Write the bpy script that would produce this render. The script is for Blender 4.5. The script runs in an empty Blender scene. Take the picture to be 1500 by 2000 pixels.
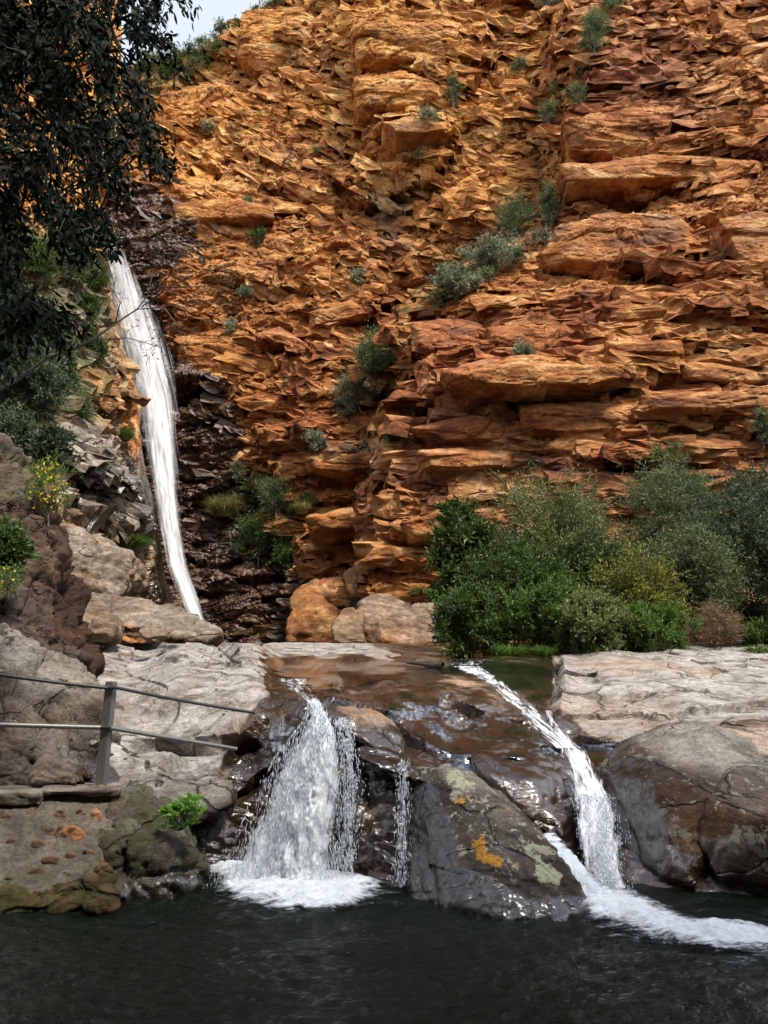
import bpy, bmesh, math, random, time
import numpy as np
from mathutils import Vector
T0=time.time()
random.seed(7); RS=np.random.RandomState(11)
R=math.radians
scene=bpy.context.scene; COL=scene.collection
# ------------------------------------------------------------------ camera
F=1455.0; PITCH=R(9.0); CZ=2.0
CP,SP=math.cos(PITCH),math.sin(PITCH)
cam=bpy.data.objects.new('camera',bpy.data.cameras.new('camera')); COL.objects.link(cam)
cam.location=(0,0,CZ); cam.rotation_euler=(R(90)+PITCH,0,0)
cam.data.sensor_fit='VERTICAL'; cam.data.sensor_height=24; cam.data.lens=24/2000*F
cam.data.clip_start=.05; cam.data.clip_end=3000
scene.camera=cam
def ray(px,py):
    r=(np.asarray(px,float)-750)/F; u=(1000-np.asarray(py,float))/F
    y=CP-u*SP; z=SP+u*CP
    return r/y,z/y
def P(px,py,Y):
    a,b=ray(px,py); return (float(a*Y),float(Y),float(CZ+b*Y))
def PA(px,py,Y):
    a,b=ray(px,py); return np.stack([a*Y,Y+0*a,CZ+b*Y],-1)
def W(px,py,z=0.0):
    a,b=ray(px,py); Y=(z-CZ)/b; return (float(a*Y),float(Y),z)
def PX(X,Y,Z):
    # world -> pixel (numpy)
    dz=Z-CZ; f=Y*CP+dz*SP; u=-Y*SP+dz*CP
    return 750+F*X/f, 1000-F*u/f
# ------------------------------------------------------------------ noise
def _h(ix,iy,iz,s):
    n=(ix.astype(np.int64)*374761393+iy.astype(np.int64)*668265263+iz.astype(np.int64)*2147483647+s*1274126177)&0xffffffff
    n=((n^(n>>13))*1274126177)&0xffffffff
    n=((n^(n>>16))*2246822519)&0xffffffff
    return ((n^(n>>15))&0xffffff).astype(np.float32)/16777216.0
def vnoise(p,s=0):
    i=np.floor(p); f=(p-i).astype(np.float32); f=f*f*f*(f*(f*6-15)+10); i=i.astype(np.int64)
    o=0
    for dx in (0,1):
        wx=f[...,0] if dx else 1-f[...,0]
        for dy in (0,1):
            wy=f[...,1] if dy else 1-f[...,1]
            for dz in (0,1):
                wz=f[...,2] if dz else 1-f[...,2]
                o=o+wx*wy*wz*_h(i[...,0]+dx,i[...,1]+dy,i[...,2]+dz,s)
    return o*2-1
def fbm(p,oct=4,s=0,g=.5,l=2.03):
    a=1.;t=0;o=0
    for k in range(oct):
        o=o+a*vnoise(p,s+k*17); t+=a; a*=g; p=p*l+3.7
    return o/t
def voro(p,s=0):
    i=np.floor(p-.5).astype(np.int64); f=(p-i).astype(np.float32)
    n=p.shape[:-1]
    f1=np.full(n,9.,np.float32); f2=np.full(n,9.,np.float32)
    cx=np.zeros(n,np.float32);cy=cx.copy();cz=cx.copy();ci=np.zeros(n,np.int64)
    for dx in (0,1):
        for dy in (0,1):
            for dz in (0,1):
                a,b,d=i[...,0]+dx,i[...,1]+dy,i[...,2]+dz
                n_=(a*374761393+b*668265263+d*2147483647+s*1274126177)&0xffffffff
                n_=((n_^(n_>>13))*1274126177)&0xffffffff; n_=((n_^(n_>>16))*2246822519)&0xffffffff
                vx=dx+.1+.8*(n_&1023).astype(np.float32)/1024-f[...,0]
                vy=dy+.1+.8*((n_>>10)&1023).astype(np.float32)/1024-f[...,1]
                vz=dz+.1+.8*((n_>>20)&1023).astype(np.float32)/1024-f[...,2]
                q=vx*vx+vy*vy+vz*vz; m=q<f1
                f2=np.where(m,f1,np.minimum(f2,q)); f1=np.where(m,q,f1)
                cx=np.where(m,-vx,cx); cy=np.where(m,-vy,cy); cz=np.where(m,-vz,cz)
                ci=np.where(m,a*73+b*7919+d*104729,ci)
    return np.sqrt(f1),np.sqrt(f2),np.stack([cx,cy,cz],-1),ci
def fmax(p,s=0,off=.6,tilt=1.,crack=.25,cw=.16,beta=.85):
    """upper envelope of randomly tilted planes: continuous, planar faces with sharp arrises"""
    i=np.floor(p-.5).astype(np.int64); f=(p-i).astype(np.float32)
    b1=np.full(p.shape[:-1],-99.,np.float32); b2=b1.copy()
    for dx in (0,1):
        for dy in (0,1):
            for dz in (0,1):
                a,b,d=i[...,0]+dx,i[...,1]+dy,i[...,2]+dz
                n_=(a*374761393+b*668265263+d*2147483647+s*1274126177)&0xffffffff
                n_=((n_^(n_>>13))*1274126177)&0xffffffff; n_=((n_^(n_>>16))*2246822519)&0xffffffff
                m_=((n_^(n_>>11))*3266489917+s)&0xffffffff; m_=m_^(m_>>15)
                vx=f[...,0]-dx-.1-.8*((n_&1023)/1024).astype(np.float32)
                vy=f[...,1]-dy-.1-.8*(((n_>>10)&1023)/1024).astype(np.float32)
                vz=f[...,2]-dz-.1-.8*(((n_>>20)&1023)/1024).astype(np.float32)
                g=off*((m_&255).astype(np.float32)/127.5-1)
                g=g+tilt*((((m_>>8)&255).astype(np.float32)/127.5-1)*vx+(((m_>>16)&255).astype(np.float32)/127.5-1)*vy+(((m_>>22)&255).astype(np.float32)/127.5-1)*vz)
                g=g-beta*(vx*vx+vy*vy+vz*vz)
                m=g>b1; b2=np.where(m,b1,np.maximum(b2,g)); b1=np.where(m,g,b1)
    return b1-.1-crack*np.clip(1-(b1-b2)/cw,0,1),0
def facet(p,s=0,off=.6,tilt=1.,crack=.25,cw=.09):
    """angular fractured blocks: every cell gets its own offset and tilted plane"""
    f1,f2,c,i=voro(p,s)
    n=(i*374761393+s*668265263)&0xffffffff; n=((n^(n>>13))*1274126177)&0xffffffff; n=((n^(n>>16))*2246822519)&0xffffffff
    h0=(n&255).astype(np.float32)/127.5-1
    t=np.stack([((n>>k)&255).astype(np.float32)/127.5-1 for k in (8,16,24)],-1)
    return off*h0+tilt*(t*c).sum(-1)-crack*np.clip(1-(f2-f1)/cw,0,1), i
def _unused(): pass
def vecn(p,s,oct=2):
    return np.stack([fbm(p,oct,s),fbm(p+11.3,oct,s+100),fbm(p+23.1,oct,s+200)],-1)
# ------------------------------------------------------------------ mesh helpers
def link(o,parent=None):
    COL.objects.link(o)
    if parent is not None: o.parent=parent
    return o
def np_mesh(name,V,Fc,mat=None,parent=None,smooth=True,attrs=None):
    me=bpy.data.meshes.new(name)
    V=np.asarray(V,np.float32).reshape(-1,3); Fc=np.asarray(Fc,np.int32)
    k=Fc.shape[1]; n=len(Fc)
    me.vertices.add(len(V)); me.vertices.foreach_set('co',V.ravel())
    me.loops.add(n*k); me.loops.foreach_set('vertex_index',Fc.ravel())
    me.polygons.add(n); me.polygons.foreach_set('loop_start',np.arange(0,n*k,k,dtype=np.int32))
    me.update(calc_edges=True)
    me.polygons.foreach_set('use_smooth',np.full(n,smooth))
    if attrs:
        for an,av in attrs.items():
            a=me.attributes.new(an,'FLOAT_COLOR','POINT')
            a.data.foreach_set('color',np.asarray(av,np.float32).ravel())
    if mat: me.materials.append(mat)
    me.validate(); me.update()
    o=bpy.data.objects.new(name,me); link(o,parent); return o
def tag(o,label=None,cat=None,group=None,kind=None):
    if label: o['label']=label
    if cat: o['category']=cat
    if group: o['group']=group
    if kind: o['kind']=kind
    return o
def empty(name,loc,label,cat,group=None):
    o=bpy.data.objects.new(name,None); o.location=loc; o.empty_display_size=.1; link(o)
    return tag(o,label,cat,group)
def sstep(a,b,x):
    t=np.clip((x-a)/(b-a),0,1); return t*t*(3-2*t)
def polymask(px,py,poly,feather=12):
    """1 inside polygon, soft edge (all in the plane of the sheet's own grid)"""
    poly=np.asarray(poly,float); n=len(poly)
    d=np.full(px.shape,1e9); ins=np.zeros(px.shape,bool)
    for k in range(n):
        x0,y0=poly[k]; x1,y1=poly[(k+1)%n]
        ex,ey=x1-x0,y1-y0; wx,wy=px-x0,py-y0
        t=np.clip((wx*ex+wy*ey)/(ex*ex+ey*ey+1e-9),0,1)
        d=np.minimum(d,(wx-ex*t)**2+(wy-ey*t)**2)
        c=((y0>py)!=(y1>py))&(px<(x1-x0)*(py-y0)/((y1-y0) if abs(y1-y0)>1e-9 else 1e-9)+x0)
        ins^=c
    d=np.sqrt(d)*np.where(ins,1,-1)
    return sstep(-feather,feather,d)
def tps(ctrl):
    c=np.array(ctrl,float); X=c[:,:2]/500.; n=len(c)
    def U(a,b):
        r2=((a[:,None,:]-b[None,:,:])**2).sum(-1); return .5*r2*np.log(r2+1e-9)
    K=U(X,X)+np.eye(n)*2e-4; Pm=np.c_[np.ones(n),X]
    A=np.block([[K,Pm],[Pm.T,np.zeros((3,3))]]); b=np.r_[np.log(c[:,2]),0,0,0]
    w=np.linalg.solve(A,b)
    def f(px,py):
        Q=np.stack([px.ravel(),py.ravel()],-1)/500.; out=np.zeros(len(Q))
        for i in range(n):
            r2=((Q-X[i])**2).sum(-1); out+=w[i]*.5*r2*np.log(r2+1e-9)
        out+=w[n]+Q@w[n+1:]
        return np.exp(out).reshape(px.shape)
    return f
JAG=1.
def ledge(px,py,x0,y0,x1,y1,prot,up,down,rec=None,ends=.12):
    """overhang line from (x0,y0) to (x1,y1): rock above juts out, rock below is cut back. + = outwards"""
    if rec is None: rec=prot
    L=math.hypot(x1-x0,y1-y0); ex,ey=(x1-x0)/L,(y1-y0)/L
    s=((px-x0)*ex+(py-y0)*ey)/L; d=(px-x0)*(-ey)+(py-y0)*ex     # d>0 below the line
    q=np.stack([px/55.,py/200.+x0,0*px],-1); st_=np.floor(vnoise(q,int(x0+y0)%97)*2.5)/2.5
    d=d+JAG*(st_*up*.2+fbm(np.stack([px/24.,0*py,0*px+y0],-1),3,7)*up*.14)
    prot=prot*(1+.45*st_*JAG)
    w=sstep(-ends,ends,s)*(1-sstep(1-ends,1+ends,s))
    prot=prot*.8; tr=down*.4
    a=np.where(d<0,prot*np.clip(1+d/up,0,1)**1.3,np.where(d<tr,prot-(prot+rec)*np.clip(d/tr,0,1)**.8,-rec*np.clip(1-(d-tr)/(down*.7),0,1)**1.2))
    return w*a
def crackv(px,py,pts,wd,dep):
    out=0
    for (x0,y0),(x1,y1) in zip(pts[:-1],pts[1:]):
        ex,ey=x1-x0,y1-y0; t=np.clip(((px-x0)*ex+(py-y0)*ey)/(ex*ex+ey*ey),0,1)
        d=np.sqrt((px-x0-ex*t)**2+(py-y0-ey*t)**2); out=np.maximum(out,np.clip(1-d/wd,0,1))
    return -dep*out
def grid_faces(ny,nx):
    i=np.arange(ny*nx).reshape(ny,nx)
    return np.stack([i[:-1,:-1],i[1:,:-1],i[1:,1:],i[:-1,1:]],-1).reshape(-1,4)
def normals_grid(V):
    du=np.gradient(V,axis=1); dv=np.gradient(V,axis=0)
    n=np.cross(du,dv); n/=np.linalg.norm(n,axis=-1,keepdims=True)+1e-9
    n*=np.where(n[...,1:2]>0,-1,1)     # face the gorge
    return n
# ------------------------------------------------------------------ materials
class NT:
    def __init__(s,name):
        s.m=bpy.data.materials.new(name); s.m.use_nodes=True; s.t=s.m.node_tree; s.t.nodes.clear()
        s.out=s.n('ShaderNodeOutputMaterial')
    def n(s,t,**k):
        x=s.t.nodes.new(t)
        for a,b in k.items(): setattr(x,a,b)
        return x
    def l(s,a,b): s.t.links.new(a,b)
    def setin(s,node,key,v):
        if hasattr(v,'is_output') or isinstance(v,bpy.types.NodeSocket): s.l(v,node.inputs[key])
        else: node.inputs[key].default_value=v
    def math(s,op,a,b=None,clamp=False):
        x=s.n('ShaderNodeMath',operation=op,use_clamp=clamp); s.setin(x,0,a)
        if b is not None: s.setin(x,1,b)
        return x.outputs[0]
    def mapr(s,v,a,b,c=0.,d=1.,smooth=True):
        x=s.n('ShaderNodeMapRange'); x.interpolation_type='SMOOTHSTEP' if smooth else 'LINEAR'
        s.setin(x,0,v); s.setin(x,1,a); s.setin(x,2,b); s.setin(x,3,c); s.setin(x,4,d); return x.outputs[0]
    def mix(s,f,a,b,bt='MIX'):
        x=s.n('ShaderNodeMix',data_type='RGBA',blend_type=bt); s.setin(x,0,f)
        for k,v in ((6,a),(7,b)):
            if isinstance(v,tuple) and len(v)==3: v=v+(1,)
            s.setin(x,k,v)
        return x.outputs[2]
    def noise(s,vec,scale,detail=6,rough=.55,dist=0.,lac=2.):
        x=s.n('ShaderNodeTexNoise'); s.setin(x,'Vector',vec); s.setin(x,'Scale',scale); s.setin(x,'Detail',detail)
        s.setin(x,'Roughness',rough); s.setin(x,'Distortion',dist); s.setin(x,'Lacunarity',lac); return x.outputs[0]
    def ramp(s,f,stops,k=1.):
        x=s.n('ShaderNodeValToRGB'); e=x.color_ramp.elements
        while len(e)<len(stops): e.new(.5)
        for k,(p,c) in enumerate(stops):
            e[k].position=p; e[k].color=tuple(c)+(1,) if len(c)==3 else c
        s.l(f,x.inputs[0]); return x.outputs[0]
    def pos(s,sc=(1,1,1),rot=(0,0,0)):
        g=s.n('ShaderNodeNewGeometry'); m=s.n('ShaderNodeMapping'); m.vector_type='POINT'
        m.inputs['Scale'].default_value=sc; m.inputs['Rotation'].default_value=rot
        s.l(g.outputs['Position'],m.inputs[0]); return m.outputs[0]
def rock_mat(name,stops,sc=1.,stretch=3.,pale=None,moss=(.035,.045,.012),bump=.6,bdist=.03,dark=(.05,.03,.02),
             stain=.5,rough=.85,lichen=False,tilt=0.,wetdark=.28,bscale=9.,accent=None,warm=None,alb=.85,coat=.6,fine=0.,wrough=.16,lines=0.,plb=.8,vc=0.):
    sk=lambda st:[(p,tuple(x*alb for x in c)) for p,c in st]
    stops=sk(stops); accent=accent and sk(accent); warm=warm and sk(warm); pale=pale and [(p,tuple(x*plb for x in c)) for p,c in pale]
    t=NT(name)
    a=t.n('ShaderNodeAttribute',attribute_name='mask')
    sep=t.n('ShaderNodeSeparateColor'); t.l(a.outputs['Color'],sep.inputs[0])
    wet,pal,mos=sep.outputs; ex=a.outputs['Alpha']
    sv=t.pos((sc,sc,sc*stretch),(0,R(tilt),0))
    n1=t.noise(sv,1.,10,.68,.6)
    col=t.ramp(n1,stops)
    n1b=t.noise(t.pos((sc*.35,)*3),1.,3,.5)
    if accent: col=t.mix(t.mapr(n1b,.48,.66),col,t.ramp(n1,accent))
    if warm: col=t.mix(t.math('MULTIPLY',ex,.85),col,t.ramp(n1,warm))
    if pale:
        np_=t.noise(t.pos((sc,sc,sc*1.4),(0,R(tilt),0)),1.9,9,.72,.5) if lines else t.noise(sv,1.6,9,.7,.8)
        col=t.mix(pal,col,t.ramp(np_,pale))
    # vertical drip stains / varnish
    n2=t.noise(t.pos((sc*2.2,sc*2.2,sc*.25)),1.,7,.65)
    n2m=t.noise(t.pos((sc*.5,)*3),1.,3,.5)
    st=t.math('MULTIPLY',t.mapr(n2,.52,.66),t.mapr(n2m,.42,.6))
    col=t.mix(t.math('MULTIPLY',st,stain),col,dark)
    # fine grain
    n3=t.noise(t.pos((sc*1.2,sc*1.2,sc*2.2)),bscale,8,.7)
    g=t.mapr(n3,.25,.75,.6,1.4,False)
    cmb=t.n('ShaderNodeCombineColor'); [t.l(g,cmb.inputs[k]) for k in range(3)]
    col=t.mix(1.,col,cmb.outputs[0],'MULTIPLY')
    if fine:
        n4=t.noise(t.pos((1,1,1.4)),fine,7,.75)
        g4=t.mapr(n4,.3,.7,.55,1.45,False); c4=t.n('ShaderNodeCombineColor'); [t.l(g4,c4.inputs[k]) for k in range(3)]
        col=t.mix(1.,col,c4.outputs[0],'MULTIPLY')
    if vc:
        dn=t.n('ShaderNodeTexNoise'); dn.inputs['Scale'].default_value=vc*1.6; dn.inputs['Detail'].default_value=5; t.l(t.pos(),dn.inputs['Vector'])
        vm=t.n('ShaderNodeVectorMath',operation='MULTIPLY_ADD'); t.l(dn.outputs['Color'],vm.inputs[0]); vm.inputs[1].default_value=(.5/vc,)*3; t.l(t.pos((1,.8,1.5),(.2,.1,.4)),vm.inputs[2])
        vt=t.n('ShaderNodeTexVoronoi',feature='DISTANCE_TO_EDGE'); vt.inputs['Scale'].default_value=vc; t.l(vm.outputs[0],vt.inputs['Vector'])
        vl=t.math('MULTIPLY',t.mapr(vt.outputs['Distance'],.0,.022,1.,0.),t.mapr(t.noise(t.pos(),vc*.8,3,.5),.46,.56))
        col=t.mix(t.math('MULTIPLY',vl,.85),col,(.025,.018,.013))
    if lines:   # thin dark bedding lines that wander over the slab
        wv=t.n('ShaderNodeTexNoise'); wv.inputs['Scale'].default_value=1.1; wv.inputs['Detail'].default_value=5; t.l(t.pos((1,1,1.)),wv.inputs['Vector'])
        gz=t.n('ShaderNodeSeparateXYZ'); t.l(t.pos(),gz.inputs[0])
        lv=t.math('ADD',t.math('MULTIPLY',gz.outputs[2],lines),t.math('MULTIPLY',wv.outputs[0],lines*.55)); lv=t.math('ADD',lv,t.math('MULTIPLY',gz.outputs[1],lines*.10))
        fr=t.math('PINGPONG',lv,.5); lm=t.mapr(fr,.0,.07,1.,0.)
        lm=t.math('MULTIPLY',lm,t.mapr(t.noise(t.pos((1.3,1.3,3)),1.4,5,.6),.48,.6))
        col=t.mix(t.math('MULTIPLY',lm,.8),col,(.05,.04,.03))
    nm=t.noise(t.pos((1,1,1)),2.3*sc+1,8,.7)
    mf=t.math('MULTIPLY',mos,t.mapr(nm,.38,.6))
    mc=t.ramp(t.noise(t.pos((1,1,1)),14,5,.7),[(.3,moss),(.7,tuple(min(1,c*2.4) for c in moss))])
    col=t.mix(mf,col,mc)
    if lichen:
        for (scl,th,c,o) in ((3.2,.56,(.34,.35,.27),0.),(11.,.585,(.42,.43,.34),5.),(6.,.64,(.42,.20,.03),9.)):
            m=t.n('ShaderNodeMapping'); m.inputs['Location'].default_value=(o,o,o); t.l(t.pos(),m.inputs[0])
            nl=t.noise(m.outputs[0],scl,9,.72,.4)
            f=t.math('MULTIPLY',t.mapr(nl,th,th+.025),ex)
            col=t.mix(f,col,c)
    if lichen:
        la=t.n('ShaderNodeAttribute',attribute_name='lichen'); ls=t.n('ShaderNodeSeparateColor'); t.l(la.outputs['Color'],ls.inputs[0])
        ln=t.math('MULTIPLY',t.math('SUBTRACT',t.noise(t.pos(),17.,7,.72,.3),.5),2.4)
        lc=t.noise(t.pos(),40.,4,.6)
        f1=t.mapr(t.math('ADD',ls.outputs[0],ln),.5,.56); f2=t.mapr(t.math('ADD',ls.outputs[1],ln),.5,.56)
        col=t.mix(f2,col,t.ramp(lc,[(.3,(.26,.29,.17)),(.7,(.50,.52,.38))]))
        col=t.mix(f1,col,t.ramp(lc,[(.3,(.32,.13,.015)),(.7,(.62,.32,.05))]))
    wn=t.mapr(t.math('ADD',wet,t.math('MULTIPLY',t.math('SUBTRACT',t.noise(t.pos((sc,)*3),3.,6,.65),.5),.9)),.35,.65)
    wn=t.math('MULTIPLY',wn,t.mapr(wet,.02,.2))
    cw=t.mix(1.,col,(wetdark,)*3,'MULTIPLY')
    col=t.mix(wn,col,cw)
    b=t.n('ShaderNodeBsdfPrincipled'); t.l(col,b.inputs['Base Color'])
    rr=t.mapr(wn,0.,1.,rough,wrough,False); rr=t.math('ADD',rr,t.math('MULTIPLY',t.math('SUBTRACT',n3,.5),.18)); t.l(rr,b.inputs['Roughness'])
    t.l(t.mapr(wn,0.,1.,.25,.6,False),b.inputs['Specular IOR Level'])
    t.l(t.math('MULTIPLY',wn,coat),b.inputs['Coat Weight']); b.inputs['Coat Roughness'].default_value=.15; b.inputs['Coat IOR'].default_value=1.45
    h=t.math('ADD',n3,t.math('MULTIPLY',n1,.9))
    if fine: h=t.math('ADD',h,t.math('MULTIPLY',n4,.8))
    if vc: h=t.math('SUBTRACT',h,t.math('MULTIPLY',vl,1.2))
    if lines: h=t.math('SUBTRACT',h,t.math('MULTIPLY',lm,.6))
    bp=t.n('ShaderNodeBump'); t.setin(bp,'Distance',bdist); t.l(h,bp.inputs['Height'])
    t.l(t.mapr(wn,0.,1.,bump,bump*.4,False),bp.inputs['Strength'])
    t.l(bp.outputs[0],b.inputs['Normal'])
    t.l(b.outputs[0],t.out.inputs[0]); return t.m
def leaf_mat(name,c1,c2,rough=.5,trans=.25,c3=None):
    t=NT(name); g=t.n('ShaderNodeNewGeometry')
    stops=[(0.,c1),(.75,c2)]
    if c3: stops.append((.95,c3))
    col=t.ramp(g.outputs['Random Per Island'],stops)
    nz=t.noise(t.pos(),1.1,3,.6)
    vv=t.mapr(nz,.3,.7,.6,1.35,False); cc=t.n('ShaderNodeCombineColor'); [t.l(vv,cc.inputs[k]) for k in range(3)]
    col=t.mix(1.,col,cc.outputs[0],'MULTIPLY')
    b=t.n('ShaderNodeBsdfPrincipled'); t.l(col,b.inputs['Base Color']); b.inputs['Roughness'].default_value=rough
    b.inputs['Specular IOR Level'].default_value=.15 if 'dark' in name else .35
    tr=t.n('ShaderNodeBsdfTranslucent'); t.l(t.mix(1.,col,(1.3,1.5,.7),'MULTIPLY'),tr.inputs[0])
    m=t.n('ShaderNodeMixShader'); m.inputs[0].default_value=trans; t.l(b.outputs[0],m.inputs[1]); t.l(tr.outputs[0],m.inputs[2])
    t.l(m.outputs[0],t.out.inputs[0]); return t.m
def plain(name,c,rough=.7,metal=0.,bump=0.,bs=40.,var=.25):
    t=NT(name); n=t.noise(t.pos((1,1,1)),bs,6,.65)
    vv=t.mapr(n,.3,.7,1-var,1+var,False); cc=t.n('ShaderNodeCombineColor'); [t.l(vv,cc.inputs[k]) for k in range(3)]
    b=t.n('ShaderNodeBsdfPrincipled'); t.l(t.mix(1.,c,cc.outputs[0],'MULTIPLY'),b.inputs['Base Color'])
    b.inputs['Roughness'].default_value=rough; b.inputs['Metallic'].default_value=metal
    if bump:
        bp=t.n('ShaderNodeBump'); bp.inputs['Strength'].default_value=bump; bp.inputs['Distance'].default_value=.01
        t.l(n,bp.inputs['Height']); t.l(bp.outputs[0],b.inputs['Normal'])
    t.l(b.outputs[0],t.out.inputs[0]); return t.m
ORANGE=[(.30,(0.066,0.021,0.008)),(.41,(0.274,0.087,0.025)),(.49,(0.494,0.188,0.051)),(.57,(0.659,0.316,0.110)),(.66,(0.812,0.513,0.258))]
RUST=[(.30,(0.066,0.020,0.009)),(.43,(0.253,0.071,0.025)),(.53,(0.461,0.153,0.051)),(.66,(0.680,0.335,0.147))]
GOLD=[(.30,(0.143,0.048,0.011)),(.43,(0.505,0.188,0.039)),(.53,(0.747,0.355,0.083)),(.66,(0.900,0.591,0.239))]
GREYS=[(.32,(.05,.042,.034)),(.46,(.17,.14,.11)),(.56,(.28,.24,.19)),(.68,(.40,.36,.30))]
m_cliff=rock_mat('orange_sandstone',ORANGE,fine=3.2,alb=.68,coat=.0,wrough=.38,sc=.42,stretch=3.,pale=GREYS,bump=.9,bdist=.16,bscale=5.,tilt=4,accent=RUST,warm=GOLD,wetdark=.16,stain=.55)
BROWNG=[(.30,(.05,.035,.022)),(.44,(.15,.10,.06)),(.54,(.28,.20,.12)),(.66,(.42,.36,.26))]
m_leftwall=rock_mat('weathered_sandstone',BROWNG,coat=.15,fine=5.,sc=.6,stretch=1.6,pale=[(.35,(.22,.19,.15)),(.6,(.48,.45,.40))],bump=.9,bdist=.1,bscale=5.,accent=ORANGE,warm=GOLD,wetdark=.2)
PALE=[(.32,(.07,.055,.042)),(.42,(.17,.15,.125)),(.50,(.30,.28,.255)),(.66,(.45,.43,.40))]
WETBR=[(.30,(.035,.02,.011)),(.44,(.11,.06,.028)),(.54,(.20,.11,.05)),(.68,(.30,.22,.14))]
m_ledge=rock_mat('river_ledge_rock',WETBR,sc=1.1,stretch=3.5,pale=PALE,bump=.7,bdist=.03,bscale=6.,tilt=6,accent=[(.35,(.14,.10,.07)),(.65,(.36,.30,.23))],
    warm=[(.35,(.30,.13,.05)),(.5,(.50,.37,.28)),(.65,(.50,.26,.16))],wetdark=.20,stain=.2,alb=.78,fine=26.,lines=9.,plb=.85,vc=.8)
DARKR=[(.30,(.022,.017,.014)),(.44,(.068,.055,.044)),(.56,(.14,.12,.10)),(.68,(.26,.235,.20))]
m_boulder=rock_mat('dark_boulder_rock',DARKR,sc=1.6,stretch=1.3,pale=[(.35,(.13,.11,.09)),(.6,(.33,.30,.26))],bump=1.,bdist=.03,bscale=6.,lichen=True,
    accent=[(.35,(.09,.04,.02)),(.6,(.22,.12,.06))],wetdark=.3,stain=.3,fine=30.,alb=.68,vc=1.1,plb=1.15)
m_redrock=rock_mat('rusty_brown_rock',vc=1.2,fine=14.,alb=.5,stops=[(.32,(.02,.012,.008)),(.46,(.075,.034,.018)),(.58,(.15,.07,.034)),(.7,(.24,.14,.08))],sc=1.,stretch=1.2,pale=[(.35,(.2,.17,.14)),(.6,(.4,.37,.32))],bump=.9,bdist=.05,bscale=6.,stain=.4)
m_tanb=rock_mat('tan_boulder_rock',vc=.6,fine=9.,alb=.9,stops=[(.32,(.05,.028,.016)),(.46,(.15,.085,.042)),(.58,(.26,.155,.08)),(.7,(.36,.27,.17))],sc=.8,stretch=2.,pale=GREYS,bump=.8,bdist=.07,bscale=5.,accent=ORANGE,stain=.6)
m_footb=rock_mat('orange_boulder_rock',ORANGE,sc=.7,stretch=2.2,pale=GREYS,bump=.9,bdist=.08,bscale=5.,accent=[(.35,(.16,.09,.045)),(.6,(.34,.22,.12))],stain=.8,fine=6.,alb=.55)
# ------------------------------------------------------------------ terrain sheets
def mk_mask(shape,**k):
    m=np.zeros(shape+(4,),np.float32)
    for i,n in enumerate(('wet','pale','moss','ex')):
        if n in k: m[...,i]=np.clip(k[n],0,1)
    return m
def block_disp(Pw,sc,st,seed,warp=.35,octs=4,amp=.9,g=.52,off=.6,tilt=1.,crack=.2,dip=.08,lay=0.,mode='max'):
    """strata aware fractured displacement in metres. sc = size of biggest block (m), st = stretch along beds"""
    q=Pw.copy(); q[...,2]=q[...,2]+dip*q[...,0]
    wv=vecn(Pw*.22,seed,3)*1.3
    q=q+wv*warp
    o=0;a=amp;s=sc
    for k in range(octs):
        qq=q/np.array([s*st,s*st,s])
        d,_=(fmax if mode=='max' else facet)(qq+k*5.3,seed+k*31,off,tilt,crack)
        o=o+a*d; a*=g; s*=.46
        q=q+vecn(Pw/s*.5,seed+7*k,1)*s*.22
    return o
def bury(P_):  # helper for debugging
    return P_
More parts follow.
